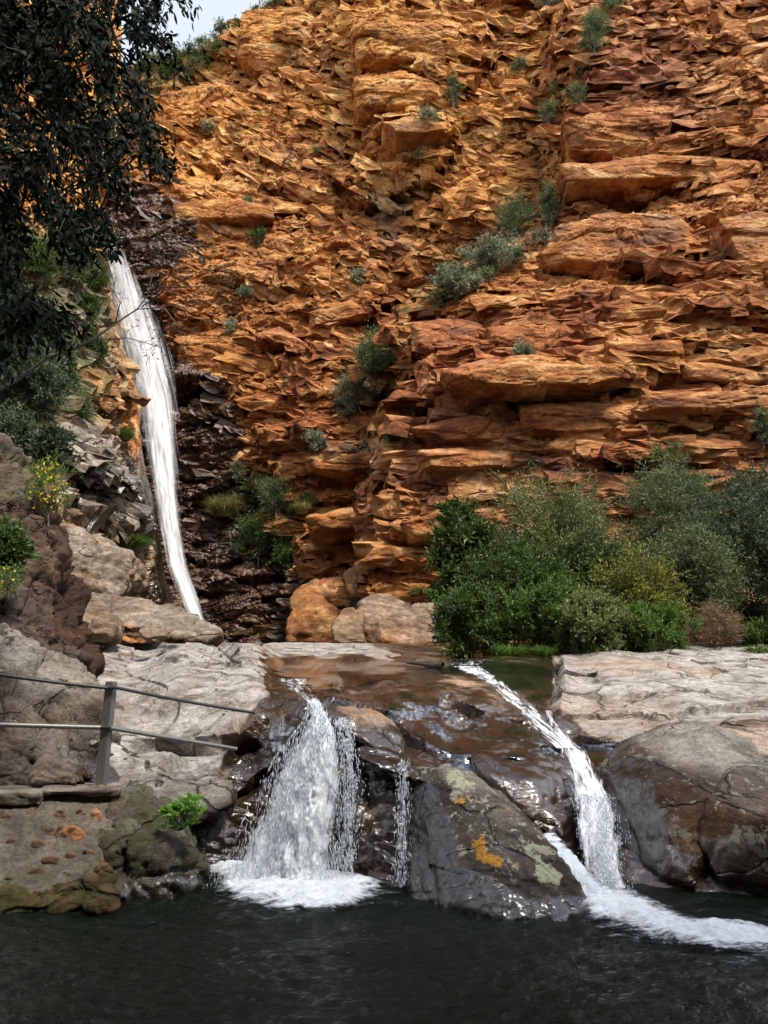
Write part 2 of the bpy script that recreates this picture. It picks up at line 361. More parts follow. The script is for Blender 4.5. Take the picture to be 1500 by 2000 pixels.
def blocks(name,V,N,px,py,n,mat,M,wr=(.35,2.6),hr=(.16,.42),dipf=None,seed=1,prot=(.0,.30),densf=None,pw=2.2,depth=.7,jit=.16,sub=1,rough=.10):
    rs=np.random.RandomState(seed)
    du=V[1:,1:]-V[1:,:-1]; dv=V[1:,1:]-V[:-1,1:]; A=np.linalg.norm(np.cross(du,dv),axis=-1)
    if densf is not None: A=A*densf[1:,1:]
    A=np.minimum(A,np.percentile(A,98)); c=np.cumsum(A.ravel()); k=np.searchsorted(c,rs.rand(n)*c[-1]); k=np.minimum(k,A.size-1)
    j,i=np.unravel_index(k,A.shape); j+=1;i+=1
    P0=V[j,i]; Nn=N[j,i]; Nn=Nn*.6+np.array([0,-.55,.0]); Nn/=np.linalg.norm(Nn,axis=1,keepdims=True)
    w=wr[0]*(wr[1]/wr[0])**(rs.rand(n)**pw); h=w*(hr[0]+(hr[1]-hr[0])*rs.rand(n)); h=np.minimum(h,.9)
    up=np.array([0,0,1.]); U=np.cross(up[None],Nn)*-1; U/=np.linalg.norm(U,axis=1,keepdims=True)
    U*=np.where(U[:,:1]<0,-1,1); Wv=np.cross(U,Nn)*1.; Wv*=np.where(Wv[:,2:]<0,-1,1)
    a=dipf(P0,px[j,i],py[j,i])+rs.normal(size=n)*.055; ca,sa=np.cos(a)[:,None],np.sin(a)[:,None]
    U,Wv=U*ca+Wv*sa,Wv*ca-U*sa
    yaw=rs.normal(size=n)*.11+.25*vnoise(P0*.35,seed+2); pit=rs.normal(size=n)*.08-.02+.12*vnoise(P0*.4,seed+3)
    Nn2=Nn+U*yaw[:,None]+Wv*pit[:,None]; Nn2/=np.linalg.norm(Nn2,axis=1,keepdims=True)
    p=(prot[0]+(prot[1]-prot[0])*rs.rand(n)**1.6)*np.minimum(h*2.,.9)
    d=depth*np.ones(n)
    cs=[]
    for sx,sy,sz in ((-1,-1,-1),(1,-1,-1),(1,1,-1),(-1,1,-1),(-1,-1,1),(1,-1,1),(1,1,1),(-1,1,1)):
        jx=sx*w/2*(1+rs.normal(size=n)*jit); jy=sy*h/2*(1+rs.normal(size=n)*jit*1.3)
        fz=(p+rs.normal(size=n)*h*.06) if sz>0 else -d
        tp=.9 if sz>0 else 1.
        cs.append(P0+U*(jx*tp)[:,None]+Wv*(jy*tp)[:,None]+Nn2*fz[:,None])
    # two off-centre points make the broken face uneven
    e1=rs.uniform(-.35,.35,n); e2=rs.uniform(-.3,.3,n)
    cs.append(P0+U*(e1*w)[:,None]+Wv*(e2*h)[:,None]+Nn2*(p+h*rs.uniform(.0,.14,n))[:,None])
    Fc=[[4,5,8],[5,6,8],[6,7,8],[7,4,8],[0,4,7],[0,7,3],[1,2,6],[1,6,5],[3,7,6],[3,6,2],[0,1,5],[0,5,4]]
    Fc=Fc[:10] if True else Fc
    Wm=[np.eye(9)[q] for q in range(9)]
    for _ in range(sub):
        mid={}; F2=[]
        def mp(a_,b_):
            kk=(min(a_,b_),max(a_,b_))
            if kk not in mid: mid[kk]=len(Wm); Wm.append((Wm[a_]+Wm[b_])/2)
            return mid[kk]
        for (a_,b_,c_) in Fc:
            x_,y_,z_=mp(a_,b_),mp(b_,c_),mp(c_,a_); F2+=[[a_,x_,z_],[x_,b_,y_],[z_,y_,c_],[x_,y_,z_]]
        Fc=F2
    Wm=np.array(Wm); nm=len(Wm)
    Vb=np.einsum('mk,nkc->nmc',Wm,np.stack(cs,1))
    sc_=np.clip(h,.08,.6)[:,None,None]
    Vb=(Vb+vecn(Vb*2.0,seed,2)*sc_*rough*2.6+vecn(Vb*6.5,seed+5,1)*sc_*rough*1.3).reshape(-1,3); b=np.arange(n)[:,None]*nm
    Fa=np.concatenate([b+np.array([f]) for f in Fc],0)
    Mb=np.repeat(M[j,i][:,None,:],nm,1).reshape(-1,4)
    o=np_mesh(name,Vb,Fa,mat,smooth=False,attrs={'mask':Mb}); return tag(o,kind='structure')
def cliff():
    st=2.0
    px,py=np.meshgrid(np.arange(-80,1600+st,st),np.arange(0,1,.0015))
    # skyline: row 0 at bottom, upper rows follow the rim
    rim=np.interp(px,[-80,200,270,330,380,420,470,520,565,640,760,1600],[150,150,140,128,112,85,45,22,-5,-35,-160,-200])
    bot=1300
    v=py; py=bot+(rim-bot)*v
    w=vecn(np.stack([px/90,py/90,0*px],-1),3,2)
    wx=px+w[...,0]*22; wy=py+w[...,1]*22
    # ---- central wall: hollow amphitheatre that leans back towards the rim
    Yc=tps([(-80,1250,34),(200,1250,36.5),(330,1250,38),(450,1250,37.5),(560,1250,36.5),(700,1250,36),
            (330,1000,40.5),(560,1000,38.5),(760,1000,38.5),(300,700,42),(450,750,41),(620,700,40),(780,700,39.5),
            (300,400,45),(500,400,44),(700,400,43),(850,400,42),(1000,350,41),(300,150,52),(420,110,52),(560,0,52),(700,0,47),(860,0,45.5),(1000,0,44.5),
            (-80,150,52),(-80,700,40),(1300,600,38),(1600,0,44),(1600,600,38),(1300,1250,35),(1600,1250,35)])(px,py)
    # ---- right buttress
    Yb=tps([(800,1260,31.5),(1000,1260,30.5),(1300,1260,30),(1600,1260,29),(800,1000,32.5),(1000,1000,31.2),(1300,950,31),(1600,950,30),
            (800,700,34),(1000,720,32),(1250,720,31.6),(1600,700,31.5),(820,610,35),(1060,500,35.5),(1250,500,34.2),(1600,500,33.5),
            (1090,250,38),(1300,250,36.5),(1600,250,35.5),(1110,0,41),(1300,0,39.5),(1600,0,38)])(px,py)
    ed=np.interp(wy,[-80,0,100,300,440,500,560,610,640,900,1000,1080,1160,1300],[1115,1110,1098,1090,1062,1000,900,815,800,812,790,750,700,690])
    mb=sstep(-26,26,wx-ed)
    Y=Yc*(1-mb)+(np.minimum(Yb,Yc+.5)-2.0*sstep(500,640,wy))*mb
    Y+=2.4*sstep(90,10,np.abs(wx-(ed-60)))*(1-mb)*sstep(480,640,wy)*sstep(1120,1000,wy)
    # upper centre block that stands out left of the gully
    blk=polymask(wx,wy,[(690,-260),(930,-260),(925,120),(905,200),(890,300),(860,330),(700,380),(690,150)],16)
    Y-=1.8*blk
    Y-=1.3*polymask(wx,wy,[(430,-100),(620,-100),(600,80),(470,120),(410,95)],16)
    rib=polymask(wx,wy,[(590,700),(690,640),(800,640),(800,900),(700,960),(590,930)],30); Y-=1.2*rib
    # lower left buttress foot with stacked beds
    foot=polymask(wx,wy,[(580,1260),(600,1060),(700,960),(800,930),(850,1260)],30); Y-=1.8*foot
    B=PA(px,py,Y)
    N=normals_grid(B[::1,::1]); N=N*.55+np.array([0,-1,0])*.6
    # ---- hand placed ledges and overhangs
    d=0
    for L in LEDGES: d=d+ledge(wx,wy,*L)
    for C in CRACKS: d=d+crackv(wx,wy,*C)
    lay=sstep(450,700,wy)*mb+.0
    lay=np.clip(np.maximum(lay,sstep(850,1000,wy)*sstep(480,600,wx)),0,1)[...]
    cal=fbm(B*.09,3,77)                           # calm faces vs shattered zones
    ca=.7+.5*sstep(-.3,.4,cal)
    # bedding steps (continuous courses)
    s=B[...,2]+.06*B[...,0]+fbm(B*.15,3,9)*.9
    def beds(h,seed):
        k=np.floor(s/h); fr=s/h-k
        j=fbm(np.stack([B[...,0]*.25,k*7.1,0*k],-1),2,seed)
        return j*.9+ .35*(fr-.5)
    d=d+(beds(2.4,31)*.38+beds(.95,37)*.22+beds(.42,43)*.11)*(.35+.9*lay)
    d=d+fbm(B*np.array([.5,.3,.9]),2,19)*.25+fbm(B*np.array([.16,.1,.11]),2,29)*1.1
    V1=B+N*d[...,None]
    def refine(V,k):
        N1=normals_grid(V)
        for _ in range(k):
            N1[1:-1,1:-1]=(N1[:-2,1:-1]+N1[2:,1:-1]+N1[1:-1,:-2]+N1[1:-1,2:]+N1[1:-1,1:-1])/5
        N1=N1+np.array([0,-.35,0]); return N1/(np.linalg.norm(N1,axis=-1,keepdims=True)+1e-9)
    # open bedding joints, broken into lengths
    jn=0
    for h,dep,sd in ((2.3,.55,71),(1.05,.34,73),(.5,.2,75)):
        s2=s/h+vnoise(np.stack([np.floor(B[...,0]/(h*2.2)+fbm(B*.5,2,sd)*1.2),np.floor(s/h),0*s],-1),sd)*.3*0+fbm(B*.6/h,2,sd+1)*.22+(.30*B[...,0]/h*(1-lay))
        fr=np.abs(s2-np.round(s2)); on=sstep(-.05,.15,fbm(np.stack([B[...,0]*.35/h,np.round(s2)*3.7,0*s],-1),2,sd+3))
        jn=jn-dep*(.45+.55*lay)*on*sstep(.10,.02,fr)
    V1=V1+N*jn[...,None]
    N1=refine(V1,6)
    da=block_disp(V1,2.2,2.0,5,octs=4,amp=.62,off=.5,tilt=1.3,dip=-.3,g=.5,crack=.3,warp=.06)  # shattered, angular
    da=da*.75+block_disp(V1,1.25,2.2,405,octs=2,amp=.16,off=.5,tilt=1.,dip=-.28,g=.5,crack=.8,warp=.06,mode='near')
    db=block_disp(V1,1.3,4.2,205,octs=2,amp=.34,off=.65,tilt=.8,dip=.05,g=.48,crack=.85,warp=.08,mode='near')    # bedded
    V2=V1+N1*((da*(1-lay)+db*lay)*ca)[...,None]
    N2=refine(V2,3)
    dc=block_disp(V2,.5,2.8,305,octs=1,amp=.05,off=.6,tilt=1.1,dip=-.1,g=.55,crack=.7,warp=.06,mode='near')
    V=V2+N2*(dc*(.7+.5*ca))[...,None]
    BV,BN=V2.copy(),N2.copy()
    # plateau rows behind the rim
    top=V[-1].copy(); rows=[]
    for k,(dy,dz) in enumerate(((1.,.25),(4,.9),(12,1.2),(30,.5))):
        r=top.copy(); r[:,1]+=dy; r[:,2]+=dz-.6; r[:,2]+=fbm(r*.5,3,5+k)*.6; rows.append(r)
    V=np.concatenate([V,np.array(rows)],0)
    wet=polymask(wx,wy,[(190,380),(300,470),(310,620),(350,700),(430,740),(470,850),(500,980),(560,1100),(585,1300),(280,1300),(200,900),(180,600)],26)
    wet=np.maximum(wet,.9*polymask(wx,wy,[(170,300),(300,380),(400,470),(310,560),(180,560)],30))
    wet=np.maximum(wet,.5*polymask(wx,wy,[(600,850),(760,880),(740,950),(610,940)],20))  # wet mask also paints the shade of the deep recess under the ledge
    pale=.75*polymask(wx,wy,[(500,1110),(600,1100),(640,1300),(520,1300)],18)+.5*polymask(wx,wy,[(715,350),(790,350),(780,520),(740,480)],20)*1.0
    pale=pale+.16*sstep(.1,.45,fbm(B*.13,3,88))*(1-wet)
    gold=sstep(640,300,wy)*(1-mb)*.9+.5*polymask(wx,wy,[(380,640),(600,650),(560,820),(420,780)],40)
    gold=gold*(.6+.6*fbm(B*.12,3,66)+.2)
    moss=polymask(wx,wy,[(400,960),(560,920),(600,1010),(560,1120),(430,1080)],24)*.9
    moss=np.maximum(moss,polymask(wx,wy,[(240,100),(420,60),(440,140),(300,200),(240,190)],20)*.9)
    moss=np.maximum(moss,polymask(wx,wy,[(820,560),(1060,420),(1080,480),(840,610)],14)*.8)
    M=mk_mask(px.shape,wet=wet,pale=pale*(1-wet),moss=moss,ex=gold*(1-wet))
    cal2=sstep(.30,-.12,fbm(B*.16,3,177))          # smooth faces stay free of blocks
    okp=sstep(1.0,.97,v)*sstep(-80,-60,px)
    okp=okp*(1-.95*polymask(wx,wy,[(280,1060),(560,1085),(700,1085),(880,1075),(880,1320),(280,1320)],14))
    wetd=1-.8*wet
    dl=lambda P_,x,y: .04+.12*vnoise(P_*.08,3)
    ds=lambda P_,x,y: -.34*sstep(760,380,y)*sstep(1100,800,x)-.08+.35*vnoise(P_*.10,5)
    global CB
    CB=[blocks('cliff',BV,BN,wx,wy,3000,m_cliff,M,(.8,4.5),(.16,.36),dl,11,(-.25,.45),(lay+.02)*okp*(.25+cal2),1.6,jit=.13,sub=2,rough=.16),
    blocks('cliff',BV,BN,wx,wy,12000,m_cliff,M,(.25,1.7),(.12,.38),dl,12,(-.3,.42),(lay+.02)*okp*(.2+cal2),1.6,jit=.18,rough=.16),
    blocks('cliff',BV,BN,wx,wy,2600,m_cliff,M,(1.1,4.8),(.22,.5),ds,13,(-.3,.34),(1-lay)*okp*(.10+cal2)*wetd,1.8,jit=.22,sub=2,rough=.2),
    blocks('cliff',BV,BN,wx,wy,12500,m_cliff,M,(.3,2.2),(.18,.46),ds,14,(-.3,.36),(1-lay)*okp*(.10+cal2)*wetd,1.6,jit=.26,rough=.2)]
    M=np.concatenate([M]+[M[-1:]]*4,0)
    o=np_mesh('cliff',V,grid_faces(*V.shape[:2]),m_cliff,smooth=False,attrs={'mask':M})
    tag(o,kind='structure'); return o
# (x0,y0,x1,y1,prot m,up px,down px,rec m)
LEDGES=[(1000,765,1255,735,1.5,60,45,1.6,.06),(1190,697,1375,712,.5,30,26,1.1,.08),(1105,372,1340,355,.6,40,30,.9),
 (1180,480,1310,560,.9,60,30,1.1,.1),(1330,640,1520,655,.5,30,22,.8),(1040,500,1200,545,.8,60,35,.6),(1090,300,1500,290,.5,30,24,.5),
 (500,660,595,690,.9,40,26,.9),(590,875,750,905,1.3,70,45,1.4),(330,740,445,765,.9,40,60,.8),(745,250,880,248,1.1,28,26,1.0),
 (780,135,860,150,.6,40,22,1.0,.08),(700,290,830,300,.5,30,22,.6),(650,350,790,330,.6,40,22,.6),(590,600,720,590,.7,50,28,.8),
 (820,790,1010,780,.5,40,24,.6),(830,865,1005,870,.7,40,22,.6),(860,690,1000,700,.4,30,18,.4),(1030,860,1180,850,.4,26,18,.5),
 (1150,895,1240,900,.6,40,40,.9,.06),(800,960,1000,985,.5,30,22,.6),(780,1040,880,1000,.8,40,30,.9),(590,1000,790,985,.6,30,22,.8),
 (600,1060,760,1030,.5,24,18,.6),(620,1130,790,1085,.5,26,18,.6),(470,300,560,330,.5,30,20,.5),(370,330,440,345,.7,30,20,.8),
 (380,430,540,440,.5,30,20,.6),(520,360,640,380,.5,40,20,.5),(420,545,620,560,.5,30,22,.7),(640,480,800,500,.5,40,22,.5),
 (880,400,960,470,.6,30,30,.9),(1130,130,1230,170,.5,30,24,.6),(1290,80,1450,110,.5,40,24,.5),(1250,215,1500,190,.4,30,20,.4),
 (1350,450,1500,430,.5,40,22,.5),(1240,800,1500,790,.35,24,16,.4),(1300,600,1500,590,.35,24,16,.5),(850,460,890,440,.5,30,20,.5),
 (380,1140,570,1140,.6,40,20,.5),(350,1090,560,1085,.5,30,16,.4),(350,870,470,850,.4,30,20,.4),(360,960,480,940,.4,30,20,.4)]
CRACKS=[([(1012,760),(1008,820),(1015,880)],9,1.3),([(1040,520),(1042,600),(1040,655)],7,1.1),([(1090,90),(1098,250),(1092,320),(1075,420)],14,1.6),
 ([(925,0),(925,90)],8,1.),([(905,190),(890,300),(888,370)],12,1.4),([(1330,700),(1326,820),(1325,900)],5,.7),([(1475,420),(1460,480),(1500,560)],6,.8),
 ([(800,620),(806,760),(812,900)],9,1.),([(690,60),(672,180),(700,260)],7,.9),([(720,380),(735,470),(730,520)],7,.7),([(1240,560),(1236,700)],5,.5),
 ([(560,870),(600,980),(580,1080)],8,.8),([(1180,60),(1190,170)],6,.7),([(1435,20),(1440,120)],6,.9),([(940,620),(936,780)],4,.5)]
def rock_sheet(name,ctrl,x0,x1,y0,y1,step,dispf,maskf,mat,kind='structure',smooth=False,nmix=.4):
    px,py=np.meshgrid(np.arange(x0,x1+step,step),np.concatenate([np.arange(y1,1345,-step),np.arange(1345,y0-.7,-.6)]))
    Y=tps(ctrl)(px,py); B=PA(px,py,Y); N=normals_grid(B); N=N*(1-nmix)+np.array([0,-.8,.3])*nmix
    w=vecn(np.stack([px/60,py/60,0*px],-1),13,2); wx=px+w[...,0]*12; wy=py+w[...,1]*10
    d=dispf(wx,wy,B); V=B+N*d[...,None]
    M=maskf(wx,wy,B)
    o=np_mesh(name,V,grid_faces(*V.shape[:2]),mat,smooth=smooth,attrs={'mask':M})
    if kind: tag(o,kind=kind)
    return o,V,px,py
# ------------------------------------------------------------------ boulders
def rock(name,label,cat,pts,mat,vox=.05,smooth=4,amp=.05,size=.5,st=1.4,seed=0,mask=None,group=None,parent=None,back=1.0,octs=3,flat=False,fine=.0,warp=.3,lich=None,mode='max'):
    """pts: (px,py,depth) or ('w',x,y,z); back = extra metres of body behind the outline"""
    W_=[]
    for p in pts:
        if p[0]=='w': W_.append(Vector(p[1:]))
        else:
            q=Vector(P(*p)); W_.append(q)
            if back: W_.append(q+Vector((q.x/q.y*back*.6,back,-.1*back)))
    bm=bmesh.new()
    for p in W_: bm.verts.new(p)
    r=bmesh.ops.convex_hull(bm,input=bm.verts[:])
    bmesh.ops.delete(bm,geom=[v for v in bm.verts if not v.link_faces],context='VERTS')
    me=bpy.data.meshes.new('tmp'); bm.to_mesh(me); bm.free()
    o=bpy.data.objects.new('tmp',me); COL.objects.link(o)
    m=o.modifiers.new('r','REMESH'); m.mode='VOXEL'; m.voxel_size=vox
    if smooth:
        m=o.modifiers.new('s','SMOOTH'); m.factor=.5; m.iterations=smooth
    dg=bpy.context.evaluated_depsgraph_get(); e=o.evaluated_get(dg)
    me2=bpy.data.meshes.new_from_object(e)
    bpy.data.objects.remove(o); bpy.data.meshes.remove(me)
    n=len(me2.vertices); V=np.empty(n*3,np.float32); me2.vertices.foreach_get('co',V); V=V.reshape(-1,3)
    Nn=np.empty(n*3,np.float32); me2.vertex_normals.foreach_get('vector',Nn); Nn=Nn.reshape(-1,3)
    d=block_disp(V.astype(float),size,st,seed,octs=octs+1,amp=amp*(1.3 if mode=='max' else .8),off=.4,tilt=1.2,crack=.45,g=.5,mode=mode,warp=warp*size*.4)
    d=d+fbm(V/size*.8,3,seed+3)*amp*1.1
    V=V+Nn*d[:,None]
    c0=V.mean(0) if parent is None else np.zeros(3)
    if parent is None: c0[2]=V[:,2].min()
    px,py=PX(V[:,0],V[:,1],V[:,2])
    w=vecn(V*2.5/size*.4,seed+9,2); wx=px+w[:,0]*14; wy=py+w[:,1]*14
    M=mask(wx,wy,V,Nn) if mask else mk_mask((n,))
    me2.vertices.foreach_set('co',(V-c0).ravel().astype(np.float32))
    a=me2.attributes.new('mask','FLOAT_COLOR','POINT'); a.data.foreach_set('color',M.ravel())
    if lich:
        q=np.zeros((n,4),np.float32); q[:,0],q[:,1]=lich(wx,wy)
        a=me2.attributes.new('lichen','FLOAT_COLOR','POINT'); a.data.foreach_set('color',q.ravel())
    me2.polygons.foreach_set('use_smooth',np.full(len(me2.polygons),not flat))
    me2.materials.clear(); me2.materials.append(mat); me2.name=name; me2.update()
    ob=bpy.data.objects.new(name,me2); link(ob,parent)
    if parent is None: ob.location=c0; tag(ob,label,cat,group)
    elif label: ob['label']=label
    return ob
# ------------------------------------------------------------------ plants
def rand_dirs(n,rs):
    v=rs.normal(size=(n,3)); return v/np.linalg.norm(v,axis=1,keepdims=True)
def leaves(name,C,D,L,Wd,mat,parent=None,rs=RS,fold=.25,quad6=False,jit=.35):
    """C centres, D leaf directions, L length, Wd width"""
    n=len(C); L=L*(1+jit*(rs.rand(n)*2-1)); Wd=Wd*(1+jit*(rs.rand(n)*2-1))
    s=np.cross(D,rand_dirs(n,rs)); s/=np.linalg.norm(s,axis=1,keepdims=True)+1e-9
    up=np.cross(s,D)
    A=C; T=C+D*L[:,None]-up*(L*.12)[:,None]; m=C+D*(L*.45)[:,None]+up*(Wd*fold)[:,None]*0
    l=m+s*(Wd*.5)[:,None]+up*(Wd*fold)[:,None]; r=m-s*(Wd*.5)[:,None]+up*(Wd*fold)[:,None]
    if quad6:
        m2=C+D*(L*.75)[:,None]-up*(L*.04)[:,None]
        l2=m2+s*(Wd*.36)[:,None]+up*(Wd*fold*.7)[:,None]; r2=m2-s*(Wd*.36)[:,None]+up*(Wd*fold*.7)[:,None]
        m0=C+D*(L*.15)[:,None]
        l0=m0+s*(Wd*.3)[:,None]; r0=m0-s*(Wd*.3)[:,None]
        mm=C+D*(L*.45)[:,None]
        V=np.stack([A,l0,l,l2,T,r2,r,r0],1).reshape(-1,3); i=np.arange(n)[:,None]*8
        Fc=np.concatenate([i+np.array([[0,1,7,7]]) ],0) if False else None
        q=np.concatenate([i+np.array([[7,1,2,6]]),i+np.array([[6,2,3,5]])],0)
        V2=V; tri1=i+np.array([[0,1,7]]); tri2=i+np.array([[5,3,4]])
        # one mesh of quads; tips as thin quads
        e1=i+np.array([[0,1,7,0]]); 
        Fq=q
        me_v=V2
        return _mixed(name,me_v,Fq,np.concatenate([tri1,tri2],0),mat,parent)
    V=np.stack([A,l,T,r],1).reshape(-1,3); i=np.arange(n)[:,None]*4
    return np_mesh(name,V,i+np.array([[0,1,2,3]]),mat,parent,smooth=False)
def _mixed(name,V,Q,Tt,mat,parent):
    me=bpy.data.meshes.new(name); V=np.asarray(V,np.float32)
    loops=np.concatenate([Q.ravel(),Tt.ravel()]).astype(np.int32)
    nq,nt=len(Q),len(Tt)
    me.vertices.add(len(V)); me.vertices.foreach_set('co',V.ravel())
    me.loops.add(len(loops)); me.loops.foreach_set('vertex_index',loops)
    me.polygons.add(nq+nt); me.polygons.foreach_set('loop_start',np.concatenate([np.arange(nq)*4,nq*4+np.arange(nt)*3]).astype(np.int32))
    me.update(calc_edges=True); me.materials.append(mat); me.validate()
    o=bpy.data.objects.new(name,me); return link(o,parent)
def tubes(name,paths,mat,parent=None,k=6):
    """paths: list of (Nx3 pts, N radii) -> one mesh"""
    Vs=[];Fs=[];b=0
    for pts,rad in paths:
        pts=np.asarray(pts,float); n=len(pts); rad=np.asarray(rad,float)
        t=np.gradient(pts,axis=0); t/=np.linalg.norm(t,axis=1,keepdims=True)+1e-9
        ref=np.array([0,0,1.]) if abs(t[0,2])<.9 else np.array([1.,0,0])
        u=np.cross(t,ref); u/=np.linalg.norm(u,axis=1,keepdims=True)+1e-9; v=np.cross(t,u)
        a=np.arange(k)*2*math.pi/k
        ring=pts[:,None,:]+rad[:,None,None]*(np.cos(a)[None,:,None]*u[:,None,:]+np.sin(a)[None,:,None]*v[:,None,:])
        Vs.append(ring.reshape(-1,3))
        i=np.arange(n*k).reshape(n,k)
        f=np.stack([i[:-1],np.roll(i,-1,1)[:-1],np.roll(i,-1,1)[1:],i[1:]],-1).reshape(-1,4)+b
        Fs.append(f); b+=n*k
    return np_mesh(name,np.concatenate(Vs),np.concatenate(Fs),mat,parent)
def wig(a,b,n,amp,rs):
    a=np.asarray(a,float); b=np.asarray(b,float); t=np.linspace(0,1,n)[:,None]
    p=a+(b-a)*t; L=np.linalg.norm(b-a)
    w=np.cumsum(rs.normal(size=(n,3)),0)*amp*L/n; w-=w[:1]; w-=t*w[-1:]
    return p+w
def shrub(name,label,cat,base,w,h,mat,n=6000,leaf=(.09,.03),rs=None,clumps=40,depth=None,trunk=True,group=None,bark=None,up=.3,open_=.35,shape=1.,grass=False,part='foliage',lean=0.):
    rs=rs or RS; depth=depth or w
    root=empty(name,base,label,cat,group)
    # clump centres inside an uneven ellipsoid
    clumps=int(clumps*1.5)
    c=rand_dirs(clumps,rs)*(rs.rand(clumps,1)**.4)*(.72+.36*rs.rand(clumps,1))
    c*=np.array([w/2*.9,depth/2*.85,h/2*.92]); c[:,2]+=h*.5
    c[:,0]+=lean*c[:,2]
    cr=(rs.rand(clumps)*.8+.4)*min(w,h)*open_*.55
    out=c/np.array([w/2,depth/2,h/2])-np.array([0,0,.6]); out/=np.linalg.norm(out,axis=1,keepdims=True)+1e-6
    T=9; tw=out[:,None,:]*.6+rand_dirs(clumps*T,rs).reshape(clumps,T,3)*.8+np.array([0,0,up*.9]); tw/=np.linalg.norm(tw,axis=2,keepdims=True)
    tl=(.35+.9*rs.rand(clumps,T))
    which=rs.randint(0,clumps,n); wt_=rs.randint(0,T,n); q=rs.rand(n)**.8
    td=tw[which,wt_]; ll=(q*tl[which,wt_]*cr[which]*1.35)[:,None]
    C=c[which]+td*ll+rs.normal(size=(n,3))*(cr[which]*.10)[:,None]
    C[:,2]=np.maximum(C[:,2],.02*h)
    D=td*.8+rand_dirs(n,rs)*.75; D/=np.linalg.norm(D,axis=1,keepdims=True)
    leaves(part,C,D,leaf[0],leaf[1],mat,root,rs)
    if trunk:
        paths=[]
        fork=np.array([lean*h*.2,0,h*.18])
        paths.append((wig((0,0,-.15*h),fork,5,.2,rs),np.linspace(h*.02,h*.014,5)))
        tubes('trunk',paths,bark or m_bark,root)
        paths=[]
        for k in rs.permutation(clumps)[:min(clumps,26)]:
            paths.append((wig(fork*(rs.rand()*.5+.4),c[k],7,.35,rs),np.linspace(h*.009,h*.0025,7)))
            for q in range(2):
                e=c[k]+rand_dirs(1,rs)[0]*cr[k]*.9
                paths.append((wig(c[k]*.85+fork*.15,e,4,.3,rs),np.linspace(h*.0035,h*.001,4)))
        tubes('branch',paths,bark or m_bark,root,k=4)
    return root
def tuft(name,label,base,w,h,mat,n=300,rs=None,droop=.5,group=None,cat='grass',bw=.012):
    rs=rs or RS
    root=empty(name,base,label,cat,group)
    a=rs.rand(n)*2*math.pi; rr=np.sqrt(rs.rand(n))*w*.25
    b=np.stack([np.cos(a)*rr,np.sin(a)*rr,0*a],-1)
    o=np.stack([np.cos(a),np.sin(a),0*a],-1)*(rs.rand(n,1)*w*.5)
    hh=h*(.5+.6*rs.rand(n,1))
    p1=b+o*.4+np.array([0,0,1])*hh*.6; p2=b+o*1.0+np.array([0,0,1])*hh*(1-droop*rs.rand(n,1))
    s=np.stack([-np.sin(a),np.cos(a),0*a],-1)*bw
    V=np.stack([b-s,b+s,p1-s*.8,p1+s*.8,p2],1).reshape(-1,3); i=np.arange(n)[:,None]*5
    o_=_mixed('blades',V,i+np.array([[0,1,3,2]]),i+np.array([[2,3,4]]),mat,root)
    return root
m_bark=plain('grey_bark',(.12,.10,.08),.9,0,.5,20)
# ================================================================== LIGHT
world=bpy.data.worlds.new('World'); scene.world=world; world.use_nodes=True
wt=world.node_tree; wt.nodes.clear()
sky=wt.nodes.new('ShaderNodeTexSky'); sky.sky_type='NISHITA'; sky.sun_disc=False
SUN_EL,SUN_AZ=R(60),R(140)     # azimuth clockwise from +Y
sky.sun_elevation=SUN_EL; sky.sun_rotation=SUN_AZ; sky.air_density=1.1; sky.dust_density=.8; sky.ozone_density=2.
bg=wt.nodes.new('ShaderNodeBackground'); bg.inputs[1].default_value=.11
tc=wt.nodes.new('ShaderNodeTexCoord'); cn=wt.nodes.new('ShaderNodeTexNoise'); cn.inputs['Scale'].default_value=2.2; cn.inputs['Detail'].default_value=6
sx=wt.nodes.new('ShaderNodeSeparateXYZ'); wt.links.new(tc.outputs['Generated'],sx.inputs[0])
zr=wt.nodes.new('ShaderNodeMapRange'); zr.inputs[1].default_value=.62; zr.inputs[2].default_value=.85; zr.inputs[3].default_value=-.1; zr.inputs[4].default_value=.12; wt.links.new(sx.outputs[2],zr.inputs[0])
sb=wt.nodes.new('ShaderNodeMath'); sb.operation='SUBTRACT'; wt.links.new(zr.outputs[0],sb.inputs[1])
wt.links.new(tc.outputs['Generated'],cn.inputs[0]); cr=wt.nodes.new('ShaderNodeMapRange'); cr.interpolation_type='SMOOTHSTEP'; cr.inputs[1].default_value=.36; cr.inputs[2].default_value=.56
wt.links.new(cn.outputs[0],sb.inputs[0]); wt.links.new(sb.outputs[0],cr.inputs[0]); cm=wt.nodes.new('ShaderNodeMix'); cm.data_type='RGBA'; cm.inputs[7].default_value=(8.2,8.4,8.8,1)
dt=wt.nodes.new('ShaderNodeVectorMath'); dt.operation='DOT_PRODUCT'; dv_=Vector((-.27,.80,.62)).normalized(); dt.inputs[1].default_value=dv_; wt.links.new(tc.outputs['Generated'],dt.inputs[0])
dr=wt.nodes.new('ShaderNodeMapRange'); dr.interpolation_type='SMOOTHSTEP'; dr.inputs[1].default_value=.90; dr.inputs[2].default_value=.985; wt.links.new(dt.outputs['Value'],dr.inputs[0])
cm2=wt.nodes.new('ShaderNodeMix'); cm2.data_type='RGBA'; cm2.inputs[6].default_value=(8.2,8.4,8.8,1); cm2.inputs[7].default_value=(3.2,3.6,4.1,1); wt.links.new(dr.outputs[0],cm2.inputs[0]); wt.links.new(cm2.outputs[2],cm.inputs[7])
wt.links.new(cr.outputs[0],cm.inputs[0]); wt.links.new(sky.outputs[0],cm.inputs[6])
